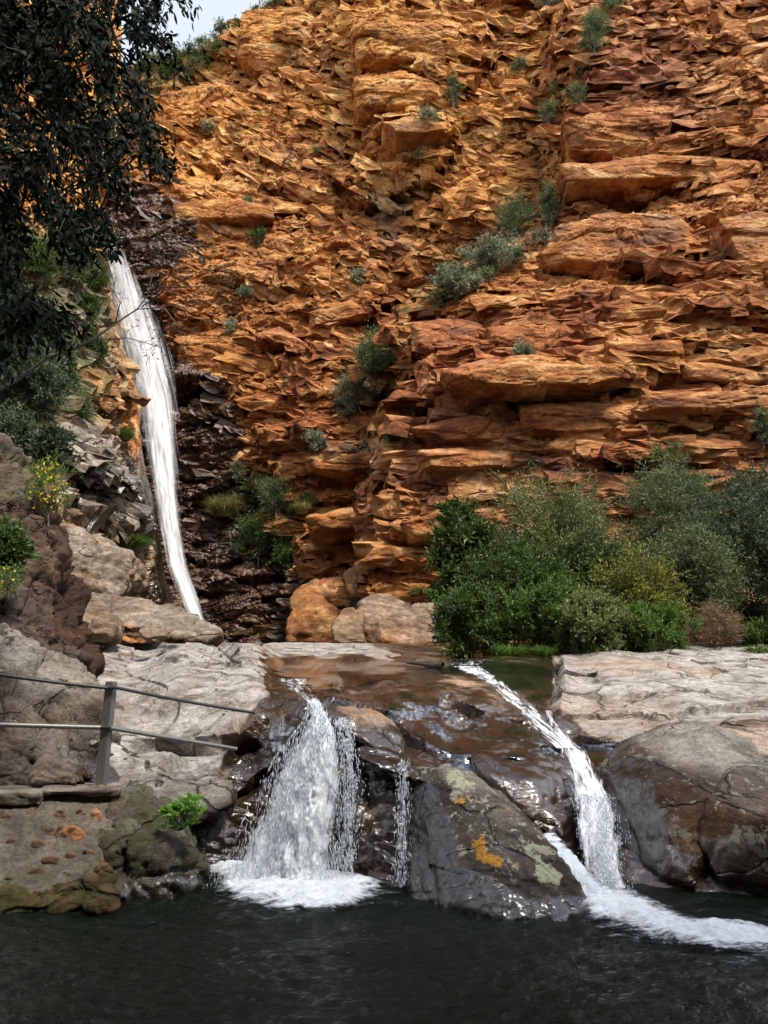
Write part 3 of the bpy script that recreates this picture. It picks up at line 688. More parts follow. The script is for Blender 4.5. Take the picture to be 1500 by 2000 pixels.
wo=wt.nodes.new('ShaderNodeOutputWorld'); wt.links.new(cm.outputs[2],bg.inputs[0]); wt.links.new(bg.outputs[0],wo.inputs[0])
sl=bpy.data.lights.new('sun','SUN'); sl.energy=3.0; sl.angle=R(8); sl.color=(1.,.93,.82)
so=bpy.data.objects.new('sun',sl); COL.objects.link(so)
sd=Vector((math.sin(SUN_AZ)*math.cos(SUN_EL),math.cos(SUN_AZ)*math.cos(SUN_EL),math.sin(SUN_EL)))
so.rotation_euler=sd.to_track_quat('Z','Y').to_euler(); so.location=(0,0,60)
scene.view_settings.view_transform='Standard'; scene.view_settings.look='None'; scene.view_settings.gamma=1
scene.view_settings.exposure=1.2
# ================================================================== TERRAIN
cl=cliff()
def ctrl_left():
    return [(-80,1300,24),(100,1300,27),(250,1300,31),(340,1240,34.5),(-80,1000,23),(60,1000,25),(150,1000,27.5),(250,1000,31),(330,1000,37),(300,1130,34.5),
            (-80,700,24),(60,700,27),(150,700,29.5),(230,700,33),(280,700,39),(-80,450,26),(60,450,30),(150,450,34),(205,450,40),(-80,100,30),(100,100,36),(180,100,40),(-80,-60,32),(180,-60,42)]
def leftwall():
    st=2.0
    rr=np.arange(0,1.0001,.0016)
    yy=1310-(1310+60)*rr
    edge=np.interp(yy,[-60,0,150,330,400,470,560,640,760,900,1020,1130,1220,1310],[236,237,238,225,196,208,212,232,268,282,305,318,350,380])
    edge=edge+fbm(np.stack([yy/40,0*yy,0*yy],-1),3,3)*6
    s=np.linspace(0,1,200)
    px=-80+(edge[:,None]+80)*s[None,:]; py=np.repeat(yy[:,None],200,1)
    Y=tps(ctrl_left())(px,py)
    B=PA(px,py,Y); N=normals_grid(B); N=N*.7+np.array([0,-1,0])*.4
    w=vecn(np.stack([px/60,py/60,0*px],-1),23,2); wx=px+w[...,0]*16; wy=py+w[...,1]*16
    d=block_disp(B,2.4,1.0,405,octs=5,amp=.55,off=.4,tilt=1.1,dip=-.3,g=.56,crack=.3)
    for L in [(110,900,215,955,1.0,60,45,1.6),(120,850,200,870,.6,40,20,.7),(200,1020,300,1045,.9,50,30,1.0),(100,780,260,800,.5,40,24,.5),(120,1090,230,1120,.8,40,34,1.),
              (60,640,210,660,.4,30,20,.4),(150,130,225,160,.6,40,24,.6),(160,230,230,250,.6,40,24,.6)]:
        d=d+ledge(wx,wy,*L)
    d*=sstep(1.0,.93,s)[None,:]*.85+.15
    V=B+N*d[...,None]
    # return face: turn the edge back into the cliff
    LV,LN=V.copy(),N.copy()
    last=V[:,-1].copy(); ex=[]
    for k,(dx,dy) in enumerate(((.05,.5),(.1,1.6),(.1,3.5),(0.,8.))):
        r=last.copy(); r[:,0]+=dx+r[:,0]/r[:,1]*dy*1.0; r[:,1]+=dy; r+=vecn(r*.8,9+k,2)*.25; r[:,0]-=.25*k; ex.append(r)
    V=np.concatenate([V,np.stack(ex,1)],1)
    e=lambda a:np.concatenate([a]+[a[:,-1:]]*4,1)
    px,py,wx,wy=map(e,(px,py,wx,wy)); B=e(B)
    wet=.9*polymask(wx,wy,[(262,800),(300,800),(420,1320),(230,1320),(290,1080)],14)
    wet=np.maximum(wet,.6*polymask(wx,wy,[(60,920),(280,880),(300,1050),(200,1040),(110,1010)],20))
    moss=.95*polymask(wx,wy,[(-80,420),(180,450),(205,620),(190,760),(120,820),(-80,900)],30)
    pale=.8*polymask(wx,wy,[(100,560),(150,560),(210,700),(150,760),(110,680)],16)+.7*polymask(wx,wy,[(100,850),(190,840),(220,950),(120,930)],12)+.6*polymask(wx,wy,[(100,1030),(260,1070),(270,1180),(90,1150)],20)
    gold=.9*sstep(480,380,wy)+.25*polymask(wx,wy,[(170,640),(240,660),(270,830),(180,800)],20)
    M=mk_mask(px.shape,wet=wet,pale=pale,moss=moss,ex=gold)
    q=LV.shape[1]; LB=blocks('gorge_side',LV,LN/(np.linalg.norm(LN,axis=-1,keepdims=True)+1e-9),wx[:,:q],wy[:,:q],7000,m_leftwall,M[:,:q],(.25,1.8),(.2,.6),lambda P_,x,y:-.35+.3*vnoise(P_*.12,5),15,(-.3,.34),sstep(.94,.86,s)[None,:]*np.ones(LV.shape[:2])*sstep(.35,-.2,fbm(B[:,:q]*.18,3,9)),1.7,jit=.22,rough=.18); CB.append(LB)
    o=np_mesh('gorge_side',V,grid_faces(*V.shape[:2]),m_leftwall,smooth=False,attrs={'mask':M})
    tag(o,kind='structure'); return o
lw=leftwall()
# unseen side of the gorge, added behind the viewer to shade the pool
def unseen_side():
    a,v=np.meshgrid(np.linspace(-1,1,240),np.linspace(0,1,150))
    X=a*60; Yb=-7-9*np.abs(a)**2*0+3.5*np.sin(a*4)-v*3.; Z=-2+v*35+fbm(np.stack([a*6,0*a,0*a],-1),3,4)*4*v
    B=np.stack([X,Yb,Z],-1)
    d=block_disp(B,4.,1.5,905,octs=3,amp=1.,off=.5,tilt=1.,dip=.1)
    V=B+np.array([0,1.,0])*d[...,None]
    k=np.stack([V[-1]+np.array([0,-6*j,-.5*j]) for j in (1,2,4)],0); V=np.concatenate([V,k],0)
    return tag(np_mesh('gorge_side',V,grid_faces(*V.shape[:2])[:,::-1],m_redrock,smooth=False,attrs={'mask':mk_mask(V.shape[:2],moss=np.full(V.shape[:2],.6))}),kind='structure')
unseen_side()
# depth look-up on the built rock so that plants stand on it
BINS=np.full((420,360),1e9)
def add_bins(o,s=5):
    n=len(o.data.vertices); V=np.empty(n*3,np.float32); o.data.vertices.foreach_get('co',V); V=V.reshape(-1,3)
    px,py=PX(V[:,0],V[:,1],V[:,2]); ix=np.clip(px//s+30,0,359).astype(int); iy=np.clip(py//s+30,0,419).astype(int)
    np.minimum.at(BINS,(iy,ix),V[:,1])
def surfY(px,py,s=5):
    ix,iy=int(px//s)+30,int(py//s)+30
    for r in range(0,7):
        c=BINS[max(0,iy-r):iy+r+1,max(0,ix-r):ix+r+1]
        if c.size and c.min()<1e8: return float(c.min())
    return 36.
add_bins(cl); add_bins(lw)
for o_ in CB: add_bins(o_)
# the large ledges and bulging masses of the cliff that read from afar
SLABS=[([(862,728),(930,708),(1010,698),(1130,692),(1248,704),(1254,742),(1190,762),(1060,766),(1008,748),(940,760),(880,752)],1.5,3,.1,.0),
 ([(1052,500),(1095,445),(1200,412),(1325,425),(1395,470),(1370,520),(1290,545),(1190,520),(1075,522)],.7,3,.12,.35),([(1400,425),(1510,400),(1560,470),(1560,560),(1470,545),(1425,500)],.7,3,.1,.2),
 ([(950,640),(1040,632),(1110,655),(1108,695),(955,700)],.55,2.,.08,.0),([(1180,665),(1335,660),(1338,694),(1190,692)],.7,2,.06,.1),([(802,632),(880,618),(946,632),(944,690),(830,700),(804,680)],.7,3,.1,.25),
 ([(690,40),(760,15),(860,20),(918,60),(915,130),(850,140),(790,128),(700,120)],.8,3,.18,.1),([(686,150),(780,132),(850,160),(870,190),(800,225),(700,220)],.7,3,.15,.1),([(742,236),(800,226),(878,238),(884,254),(830,268),(760,262)],1.1,3,.06,.3),
 ([(588,890),(640,872),(760,880),(752,915),(680,935),(600,925)],1.0,3,.12,.0),([(500,655),(545,640),(598,672),(590,690),(520,682)],.8,2,.08,.1),([(600,610),(690,580),(720,610),(640,650),(602,645)],.8,2,.12,.1),
 ([(336,660),(430,640),(520,690),(440,735),(350,730)],.6,3,.12,.0),([(800,835),(900,815),(1005,828),(1003,866),(860,872)],.8,3,.08,.1),([(1016,795),(1120,780),(1238,792),(1236,850),(1100,860),(1018,850)],.6,3,.1,.1),
 ([(1250,770),(1400,760),(1560,765),(1560,800),(1380,806),(1252,806)],.5,3,.07,.15),([(1328,708),(1420,712),(1560,725),(1560,752),(1400,752),(1330,740)],.6,3,.06,.1),([(815,880),(900,872),(1000,884),(1002,915),(900,925),(820,920)],.7,3,.07,.3),
 ([(600,1010),(700,985),(800,990),(795,1025),(690,1042),(604,1040)],.8,3,.08,.0),([(590,1062),(690,1038),(770,1042),(760,1070),(650,1088),(592,1084)],.8,3,.07,.0),([(780,1020),(860,985),(890,1010),(880,1050),(800,1062)],.9,3,.1,.0),
 ([(1100,240),(1200,205),(1380,190),(1500,200),(1500,250),(1340,280),(1180,300),(1110,290)],.5,3,.14,.1),([(1090,320),(1260,305),(1500,315),(1500,345),(1300,358),(1110,360)],.6,3,.08,.1),([(860,380),(930,340),(960,400),(930,455),(880,440)],.6,2,.12,.0),
 ([(1120,800),(1235,890),(1150,900),(1060,880)],.2,2,.08,.0),([(470,20),(600,5),(610,90),(520,150),(460,110)],.5,3,.16,.1),([(340,400),(430,385),(530,400),(535,428),(420,436),(345,430)],.5,3,.08,.2)]
for k,(ol,off,dp,am,pl) in enumerate(SLABS):
    cx_=sum(p[0] for p in ol)/len(ol); cy_=sum(p[1] for p in ol)/len(ol)
    base=np.median([surfY(x,y) for x,y in ol]+[surfY(cx_,cy_)]*3)
    Yc_=float(base); pts=[(x,y,Yc_-off*.45+(y-cy_)*.002) for x,y in ol]+[(cx_+(x-cx_)*.75,cy_+(y-cy_)*.55,Yc_-off*1.15) for x,y in ol]
    gy=float(sstep(620,300,cy_))*(1. if cx_<930 else .15)
    o=rock('cliff',None,None,pts,m_cliff,vox=.07,smooth=2,amp=am*1.5,size=1.5,st=3.2,seed=1200+k,back=dp,octs=3,flat=True,mode='near',
        mask=(lambda pl,gy:(lambda wx,wy,V,N: mk_mask((len(V),),pale=np.full(len(V),pl)*sstep(-.3,.4,fbm(V*.6,2,3)),ex=np.full(len(V),gy*.9))))(pl,gy))
    for q_ in ('label','category'):
        if q_ in o: del o[q_]
    tag(o,kind='structure')
# far bank ground (one sheet to the horizon) and stream bed
def ground():
    xs=np.concatenate([[-900,-300,-120],np.arange(-60,60,.5),[120,300,900]]); ys=np.concatenate([[-900,-200,-40,-10,2],np.arange(5,62,.5),[150,400,1200]])
    X,Y=np.meshgrid(xs,ys); Z=np.where(Y<15.5,-2.2,1.15)+0*X; Z=np.where((Y>=14)&(Y<15.5),-.3,Z)
    Z=Z+np.where(Y>15,fbm(np.stack([X*.4,Y*.4,0*X],-1),3,2)*.25,0)
    V=np.stack([X,Y,Z],-1); M=mk_mask(X.shape,moss=np.where(Y>14,.6,0)+0*X,wet=np.where(Y<14,.9,0)+0*X)
    return tag(np_mesh('ground',V,grid_faces(*X.shape),m_redrock,attrs={'mask':M}),kind='structure')
ground()
# ---- the rock shelf with the two small falls
CT=[(-120,1262,17),(100,1262,18),(300,1262,18),(430,1262,18),(560,1258,18),(700,1264,17.5),(800,1276,17),(900,1288,15.5),(1080,1288,14.5),(1190,1270,15.5),(1400,1275,15),(1620,1285,14.5),
    (120,1225,19),(-120,1225,19),
    # pale left slab
    (150,1290,13.5),(350,1250,15.5),(470,1270,13.5),(200,1320,11.5),(350,1300,11.6),(470,1310,10.8),(520,1320,10.6),(160,1370,9.8),(300,1340,10.2),(420,1330,10),(520,1360,8.8),
    (300,1400,8.8),(400,1400,8.5),(480,1420,8.0),(350,1460,8.2),(460,1480,7.8),(300,1490,8.0),(280,1530,7.2),(420,1530,7.1),
    (-100,1350,9.5),(0,1400,8.6),(0,1530,7.4),(-100,1560,7.2),(100,1560,7.2),(250,1570,7.1),(0,1700,7.0),(200,1700,7.0),(0,1850,6.8),(200,1850,6.8),
    # stream bed
    (540,1300,13),(640,1290,14.5),(700,1315,12),(800,1300,13),(900,1310,12.4),(1000,1310,12),(1050,1330,11.2),(1085,1350,10.6),
    # lip
    (545,1350,9.2),(590,1375,7.6),(620,1368,7.5),(680,1365,8.3),(760,1345,9.2),(860,1345,9.6),(940,1345,9.9),(1000,1370,9.6),(1060,1385,9.5),(1085,1400,9.3),
    # falls face
    (560,1420,7.45),(520,1500,7.4),(470,1560,7.35),(620,1430,7.3),(690,1450,7.25),(600,1600,7.1),(450,1650,7.3),(700,1600,7.05),(430,1720,7.0),(600,1720,6.95),(720,1740,6.7),(400,1850,6.8),(700,1850,6.5),
    (740,1460,7.5),(800,1520,7.3),(800,1640,6.9),(840,1760,6.4),(840,1850,6.2),
    # slick rock between
    (780,1400,8.6),(830,1400,8.6),(900,1390,9.0),(840,1450,8.2),(880,1490,7.9),(930,1440,8.3),(980,1420,8.7),(930,1520,7.7),(1000,1480,7.75),(1050,1460,8.1),(1080,1500,7.8),(1040,1540,7.5),(1000,1580,7.3),(1100,1580,7.35),(1120,1640,7.1),
    (1060,1640,7.0),(1120,1700,6.8),(1000,1850,6.2),(1160,1850,6.2),
    # right stream
    (1110,1440,8.8),(1130,1500,8.3),(1150,1560,7.7),(1165,1620,7.3),(1175,1680,6.9),(1190,1740,6.5),(1210,1440,8.9),(1180,1500,8.2),(1220,1540,7.9),
    # right slab
    (1100,1300,13.5),(1190,1290,13.8),(1300,1290,13.6),(1500,1300,13.4),(1110,1360,10.8),(1250,1350,11),(1450,1350,11),(1620,1350,11),(1200,1420,9.3),(1350,1410,9.2),(1500,1420,9),(1620,1420,9),(1240,1460,8.7),(1400,1480,8.3),(1620,1480,8.2),
    (1300,1600,7.8),(1500,1600,7.6),(1300,1740,7.0),(1500,1760,6.8),(1620,1760,6.8),(1400,1850,6.6),(1620,1850,6.6)]
PALE_L=[(90,1200),(430,1215),(500,1262),(535,1330),(520,1372),(478,1440),(430,1520),(240,1520),(140,1400),(-120,1330),(-120,1200)]
PALE_R=[(1092,1278),(1190,1250),(1640,1250),(1640,1500),(1480,1490),(1235,1462),(1160,1420),(1085,1372)]
PALE_B=[(490,1240),(640,1240),(780,1272),(740,1288),(520,1284)]
def ledge_disp(wx,wy,B):
    global JAG
    JAG=.15
    pale=np.maximum(polymask(wx,wy,PALE_L,14),polymask(wx,wy,PALE_R,14))
    sc=B[...,1]/9.
    d=block_disp(B,.8,2.2,55,octs=4,amp=.15,off=.45,tilt=.8,dip=.12,g=.5,crack=.3)*(1-.65*pale)*(.25+.75*sstep(1310,1380,wy))
    # smooth water-worn swell
    d=d+fbm(B*np.array([.5,.5,.9]),3,61)*.16
    # thin bedding ridges on the slabs
    s=B[...,2]*7+B[...,0]*.55+fbm(B*.7,3,62)*2.2
    fr=s-np.floor(s); k=np.floor(s)
    st=fbm(np.stack([B[...,0]*.8,k*3.3,B[...,1]*.4],-1),2,63)
    d=d+pale*(fr**2*.055*(1+st*1.2)+st*.045)
    for L in [(110,1305,330,1290,.16,30,12,.12),(300,1296,510,1290,.14,24,10,.1),(150,1255,420,1262,.12,20,10,.12),(250,1460,500,1445,.14,50,30,.2),(440,1490,520,1400,.1,20,20,.1),
              (1100,1392,1290,1392,.08,20,8,.10),(1290,1388,1520,1372,.10,24,10,.12),(1190,1318,1420,1312,.10,18,8,.10),(1100,1330,1240,1338,.06,14,8,.08),(1230,1452,1420,1440,.10,20,12,.14),
              (1350,1420,1560,1412,.08,16,8,.1),(1240,1284,1500,1292,.10,14,8,.14),
              (640,1372,780,1395,.16,26,22,.18),(700,1330,860,1310,.12,20,14,.12),(860,1345,960,1380,.1,24,14,.12),(760,1400,880,1480,.1,18,16,.1),(920,1480,1080,1500,.14,30,18,.16),
              (960,1535,1060,1590,.12,30,24,.14),(1000,1430,1100,1470,.08,20,14,.08),(1120,1440,1230,1466,.12,24,16,.16),
              (450,1560,520,1500,.1,30,24,.14),(690,1560,800,1540,.12,30,24,.16),(700,1650,800,1640,.12,30,24,.14)]:
        d=d+ledge(wx,wy,*L)*np.where(wy<1340,.4,.9)
    JAG=1.
    for C in [([(1085,1290),(1092,1340),(1080,1380),(1075,1410)],12,.25),([(1270,1440),(1310,1410),(1330,1400)],5,.12),([(420,1340),(470,1290),(400,1262)],4,.08),([(240,1310),(330,1350),(300,1400)],3,.06),([(370,1470),(440,1400)],3,.08)]:
        d=d+crackv(wx,wy,*C)
    fade=sstep(1256,1270,wy)
    return d*(.4+.6*fade)
def ledge_mask(wx,wy,B):
    w_=vecn(B*np.array([2.2,.8,2.2]),67,3); wx=wx+w_[...,0]*34; wy=wy+w_[...,1]*np.where(wy<1300,8,22)
    pale=np.maximum.reduce([polymask(wx,wy,PALE_L,8),polymask(wx,wy,PALE_R,8),polymask(wx,wy,PALE_B,6)])
    pale=np.maximum(pale,.55*polymask(wx,wy,[(240,1500),(470,1500),(450,1600),(240,1600)],12))
    wet=1-np.maximum(pale,.0); wet=wet*(.75+.5*fbm(B*.8,3,71)); wet=np.where(wy>1560,np.maximum(wet,.85*(1-pale)),wet)
    warm=polymask(wx,wy,[(1130,1290),(1400,1300),(1400,1325),(1250,1320),(1130,1316)],8)*.8+polymask(wx,wy,[(1090,1350),(1300,1370),(1330,1460),(1200,1430),(1080,1380)],16)*.7+polymask(wx,wy,[(1350,1430),(1560,1400),(1560,1500),(1380,1480)],14)*.8
    warm=np.maximum(warm,polymask(wx,wy,[(560,1290),(900,1270),(1000,1400),(880,1440),(720,1400)],20)*.6)
    pale=pale*(.92-.25*sstep(.2,.5,fbm(B*1.2,3,72)))
    return mk_mask(wx.shape,wet=wet,pale=pale*(1-.5*warm),ex=warm,moss=0*wx)
shelf,SV,_,_=rock_sheet('rock_shelf',CT,-120,1620,1256,1852,1.6,ledge_disp,ledge_mask,m_ledge,nmix=.5)
SB=np.full((340,320),1e9)
_px,_py=PX(SV[...,0],SV[...,1],SV[...,2])
np.minimum.at(SB,(np.clip(_py.ravel()//6,0,339).astype(int),np.clip(_px.ravel()//6+30,0,319).astype(int)),SV[...,1].ravel())
def shelfY(px,py,s=6):
    ix,iy=int(px//s)+30,int(py//s)
    for r in range(0,8):
        c=SB[iy-r:iy+r+1,ix-r:ix+r+1]
        if c.size and c.min()<1e8: return float(c.min())
    return 7.
# ================================================================== BOULDERS
def mwet(level,soft=.25,moss=0.,pale=0.,ex=0.,topp=0.):
    """wet up to a height above the pool"""
    def f(wx,wy,V,N):
        n=len(V); z=V[:,2]+fbm(V*2.,2,5)*.15
        w=sstep(level+soft,level-soft,z)
        return mk_mask((n,),wet=w,moss=np.full(n,moss)*(1-.5*w),pale=np.clip(pale+topp*sstep(.3,.8,N[:,2]),0,1)*(1-w),ex=np.full(n,ex)*(1-.6*w))
    return f
def D2L(wx,wy):
    o=np.maximum.reduce([polymask(wx,wy,[(925,1640),(945,1635),(955,1670),(985,1685),(982,1702),(955,1695),(935,1680)],14)*1.0,polymask(wx,wy,[(895,1555),(925,1558),(915,1572),(890,1570)],8)*.7])
    g=np.maximum.reduce([polymask(wx,wy,[(1045,1690),(1075,1690),(1105,1712),(1095,1728),(1050,1722)],10)*1.,polymask(wx,wy,[(1015,1640),(1040,1650),(1080,1690),(1060,1695),(1020,1665)],10)*.6,
        polymask(wx,wy,[(865,1500),(900,1510),(940,1540),(920,1550),(880,1530)],12)*.7,polymask(wx,wy,[(860,1570),(960,1560),(1010,1620),(960,1640),(870,1640)],30)*.33,polymask(wx,wy,[(800,1620),(880,1600),(880,1660),(810,1660)],20)*.25])
    return o,g
rock('boulder','dark boulder spotted with orange and pale lichen between the two small falls','boulder',
 [(812,1492,6.9),(870,1500,6.75),(925,1520,6.7),(1000,1580,6.5),(1060,1640,6.25),(1108,1695,6.0),(1140,1745,5.85),(1150,1790,5.72),(1100,1805,5.6),(1000,1800,5.6),(880,1765,5.8),(800,1740,6.1),(795,1600,6.6),
  (860,1600,6.35),(930,1600,6.25),(960,1700,5.85),(1050,1720,5.8),(870,1690,6.05),('w',.5,5.7,-.5),('w',1.5,5.65,-.5),('w',.3,6.4,-.5)],m_boulder,vox=.015,smooth=12,amp=.03,size=.5,seed=21,back=.8,octs=4,
 mask=lambda wx,wy,V,N: mk_mask((len(V),),wet=np.maximum(sstep(.16,.04,V[:,2])*.8,np.maximum(polymask(wx,wy,[(780,1650),(870,1670),(1000,1740),(1100,1780),(1100,1850),(780,1850)],10),polymask(wx,wy,[(790,1500),(860,1530),(900,1640),(900,1720),(780,1720)],20)*.85)),
   ex=np.maximum(polymask(wx,wy,[(820,1490),(960,1520),(1080,1650),(1110,1720),(1040,1720),(920,1720),(880,1600)],10),0)*.9+.15,pale=polymask(wx,wy,[(860,1495),(930,1520),(960,1560),(900,1550)],12)*.8,moss=polymask(wx,wy,[(1010,1680),(1100,1690),(1105,1725),(1040,1730)],8)*.0),lich=D2L)
rock('boulder','dark wet undercut rock behind the thin trickle','boulder',
 [(672,1490,7.25),(740,1485,7.2),(815,1505,7.0),(830,1600,6.7),(840,1700,6.35),(820,1765,6.15),(740,1765,6.3),(680,1760,6.55),(668,1700,6.8),(670,1600,7.0),(750,1640,6.65),(720,1720,6.45),('w',-.1,6.4,-.3),('w',.4,6.2,-.3)],m_ledge,vox=.02,smooth=5,amp=.07,size=.5,seed=33,back=.7,octs=4,
 mask=lambda wx,wy,V,N: mk_mask((len(V),),wet=np.full(len(V),1.),ex=polymask(wx,wy,[(690,1520),(740,1520),(740,1620),(700,1620)],20)*.6))
rock('boulder','wet rounded brown rock forming the lip to the right of the small left fall','boulder',
 [(608,1372,7.6),(660,1362,8.0),(720,1375,8.1),(765,1405,7.9),(790,1440,7.6),(788,1475,7.3),(740,1470,7.15),(690,1440,7.1),(640,1410,7.2),(700,1400,7.3)],m_ledge,vox=.022,smooth=8,amp=.035,size=.5,seed=31,back=.9,
 mask=lambda wx,wy,V,N: mk_mask((len(V),),wet=.75-.45*polymask(wx,wy,[(640,1360),(760,1390),(770,1420),(700,1420)],14),ex=np.full(len(V),.3),pale=.5*polymask(wx,wy,[(690,1380),(790,1440),(785,1480),(740,1440)],10)))
rock('boulder','dark wet slab jutting over the thin trickle beside the lichen spotted boulder','boulder',
 [(690,1462,7.0),(760,1470,7.2),(820,1500,7.0),(880,1512,6.9),(860,1540,6.75),(800,1520,6.7),(740,1500,6.75),(700,1480,6.8)],m_ledge,vox=.02,smooth=6,amp=.03,size=.35,seed=35,back=.6,
 mask=lambda wx,wy,V,N: mk_mask((len(V),),wet=np.full(len(V),.95)))
rock('boulder','smooth wet brown hump on the left bank of the right hand stream','boulder',
 [(925,1478,7.6),(985,1445,8.1),(1050,1462,8.0),(1095,1520,7.6),(1125,1590,7.25),(1140,1660,6.95),(1125,1700,6.7),(1085,1640,6.85),(1040,1590,7.05),(985,1545,7.2),(940,1510,7.3),(1040,1530,7.2),(1090,1600,6.95)],m_ledge,vox=.022,smooth=9,amp=.03,size=.6,seed=37,back=.7,
 mask=lambda wx,wy,V,N: mk_mask((len(V),),wet=.9+.3*fbm(V,2,3),ex=polymask(wx,wy,[(960,1500),(1060,1540),(1100,1600),(1000,1560)],14)*.8))
rock('boulder','big rounded boulder with dark wet left side beside the right hand stream','boulder',
 [(1188,1510,7.3),(1240,1462,7.5),(1320,1420,7.6),(1400,1416,7.6),(1470,1445,7.5),(1495,1490,7.2),(1400,1500,6.8),(1385,1560,6.5),(1372,1640,6.3),(1350,1725,6.15),(1290,1712,6.3),(1215,1660,6.7),(1190,1590,7.0),(1280,1530,6.75),(1300,1620,6.4),('w',2.7,6.4,-.3)],
 m_boulder,vox=.024,smooth=10,amp=.03,size=.6,seed=41,back=1.3,
 mask=lambda wx,wy,V,N: mk_mask((len(V),),wet=np.maximum(sstep(.35,.15,V[:,2]),.8*polymask(wx,wy,[(1150,1520),(1260,1470),(1290,1560),(1330,1650),(1360,1760),(1150,1760)],22)),
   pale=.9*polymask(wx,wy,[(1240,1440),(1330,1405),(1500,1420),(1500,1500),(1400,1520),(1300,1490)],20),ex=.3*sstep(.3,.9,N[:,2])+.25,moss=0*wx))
rock('boulder','pinkish brown boulder with pale lichen at the right edge of the pool','boulder',
 [(1385,1560,6.3),(1430,1505,6.6),(1500,1492,6.7),(1620,1500,6.8),(1640,1620,6.2),(1620,1740,5.95),(1500,1740,5.95),(1405,1722,6.1),(1366,1650,6.25),(1470,1600,6.05),(1560,1600,6.0),('w',3.2,6.1,-.3),('w',4.2,6.1,-.3)],
 m_boulder,vox=.024,smooth=9,amp=.03,size=.6,seed=43,back=1.2,
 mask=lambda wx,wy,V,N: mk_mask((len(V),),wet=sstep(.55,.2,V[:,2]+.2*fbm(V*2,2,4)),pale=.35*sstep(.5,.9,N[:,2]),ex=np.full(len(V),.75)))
rock('boulder','low wet orange brown rock at the waterline under the right hand boulders','boulder',
 [(1175,1650,6.75),(1230,1690,6.45),(1300,1712,6.3),(1400,1716,6.2),(1530,1745,6.0),(1640,1760,5.9),(1640,1790,5.8),(1500,1775,5.95),(1300,1752,6.15),(1210,1720,6.4),('w',2.0,6.2,-.3),('w',4.,5.95,-.3),('w',2.2,6.9,-.3)],
 m_ledge,vox=.025,smooth=7,amp=.03,size=.5,seed=45,back=.7,mask=lambda wx,wy,V,N: mk_mask((len(V),),wet=np.full(len(V),.9),ex=np.full(len(V),.6)))
# left bank
rock('boulder','tall rusty brown rock face rising at the left edge above the railing','boulder',
 [(-140,860,11.4),(0,880,11.2),(45,930,11),(90,1040,10.8),(105,1120,10.5),(135,1200,10.2),(160,1300,9.9),(130,1325,9.6),(60,1290,9.2),(0,1240,9.1),(-140,1240,9.0),(40,1100,9.9)],m_redrock,vox=.04,smooth=3,amp=.30,size=1.0,mode='near',seed=51,back=2.,st=1.,octs=5,
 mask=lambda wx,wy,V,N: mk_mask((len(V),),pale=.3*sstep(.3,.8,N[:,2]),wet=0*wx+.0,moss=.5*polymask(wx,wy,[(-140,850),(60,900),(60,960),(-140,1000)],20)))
rock('boulder','long grey boulder sloping down to the right behind the post','boulder',
 [(-140,1225,9.0),(10,1240,9.0),(90,1290,8.8),(190,1375,8.3),(250,1425,7.9),(266,1470,7.6),(262,1515,7.4),(225,1532,7.3),(100,1530,7.4),(-140,1540,7.3),(100,1380,8.0),(180,1440,7.65)],m_boulder,vox=.028,smooth=3,amp=.18,size=.7,mode='near',seed=53,back=1.2,octs=4,
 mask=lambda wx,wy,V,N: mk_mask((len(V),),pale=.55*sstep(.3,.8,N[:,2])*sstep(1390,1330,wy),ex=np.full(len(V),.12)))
rock('boulder','dark craggy boulder at the left edge behind the lower rail','boulder',
 [(-140,1330,7.7),(0,1335,7.7),(60,1370,7.6),(110,1430,7.3),(165,1500,7.0),(170,1535,6.85),(60,1545,6.8),(-140,1550,6.7),(20,1420,7.15)],m_boulder,vox=.026,smooth=3,amp=.16,size=.55,mode='near',seed=55,back=.7,octs=4,
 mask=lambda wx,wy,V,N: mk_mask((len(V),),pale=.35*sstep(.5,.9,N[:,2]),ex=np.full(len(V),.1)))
rock('rock','small pointed grey rock lying on the wall top left of the post','rock',
 [(58,1512,6.7),(80,1478,6.75),(110,1484,6.75),(150,1518,6.7),(150,1532,6.6),(62,1530,6.55)],m_boulder,vox=.014,smooth=2,amp=.025,size=.22,seed=57,back=.25,
 mask=lambda wx,wy,V,N: mk_mask((len(V),),pale=np.full(len(V),.3)))
rock('rock','flat topped brown block of rock above the green leafy plant','rock',
 [(262,1512,7.4),(400,1520,7.3),(448,1538,7.1),(452,1568,6.95),(415,1585,6.7),(290,1568,6.6),(250,1545,6.7),(400,1600,6.7),(300,1590,6.6)],m_boulder,vox=.022,smooth=4,amp=.03,size=.4,seed=59,back=.5,
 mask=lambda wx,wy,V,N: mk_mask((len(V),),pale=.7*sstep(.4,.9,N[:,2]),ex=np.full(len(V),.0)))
rock('boulder','mossy brown boulder between the masonry wall and the green leafy plant','boulder',
 [(232,1536,6.5),(280,1548,6.5),(310,1580,6.45),(345,1640,6.4),(400,1690,6.3),(380,1740,6.2),(240,1760,5.95),(190,1720,5.95),(225,1640,6.1),(250,1640,6.0),(300,1680,6.1),('w',-2.3,6.1,-.3),('w',-1.5,6.4,-.3)],m_boulder,vox=.022,smooth=3,amp=.07,size=.45,seed=61,back=.7,octs=4,
 mask=mwet(.1,.15,moss=.65,pale=.15,ex=.2))
rock('boulder','dark mossy undercut rock under the flat block beside the left fall','boulder',
 [(330,1590,6.9),(440,1580,7.1),(470,1640,7.05),(430,1700,6.9),(380,1730,6.7),(320,1700,6.7),('w',-1.7,6.8,-.3),('w',-1.1,6.9,-.3)],m_redrock,vox=.026,smooth=4,amp=.06,size=.5,seed=63,back=.6,
 mask=mwet(.5,.3,moss=.3))
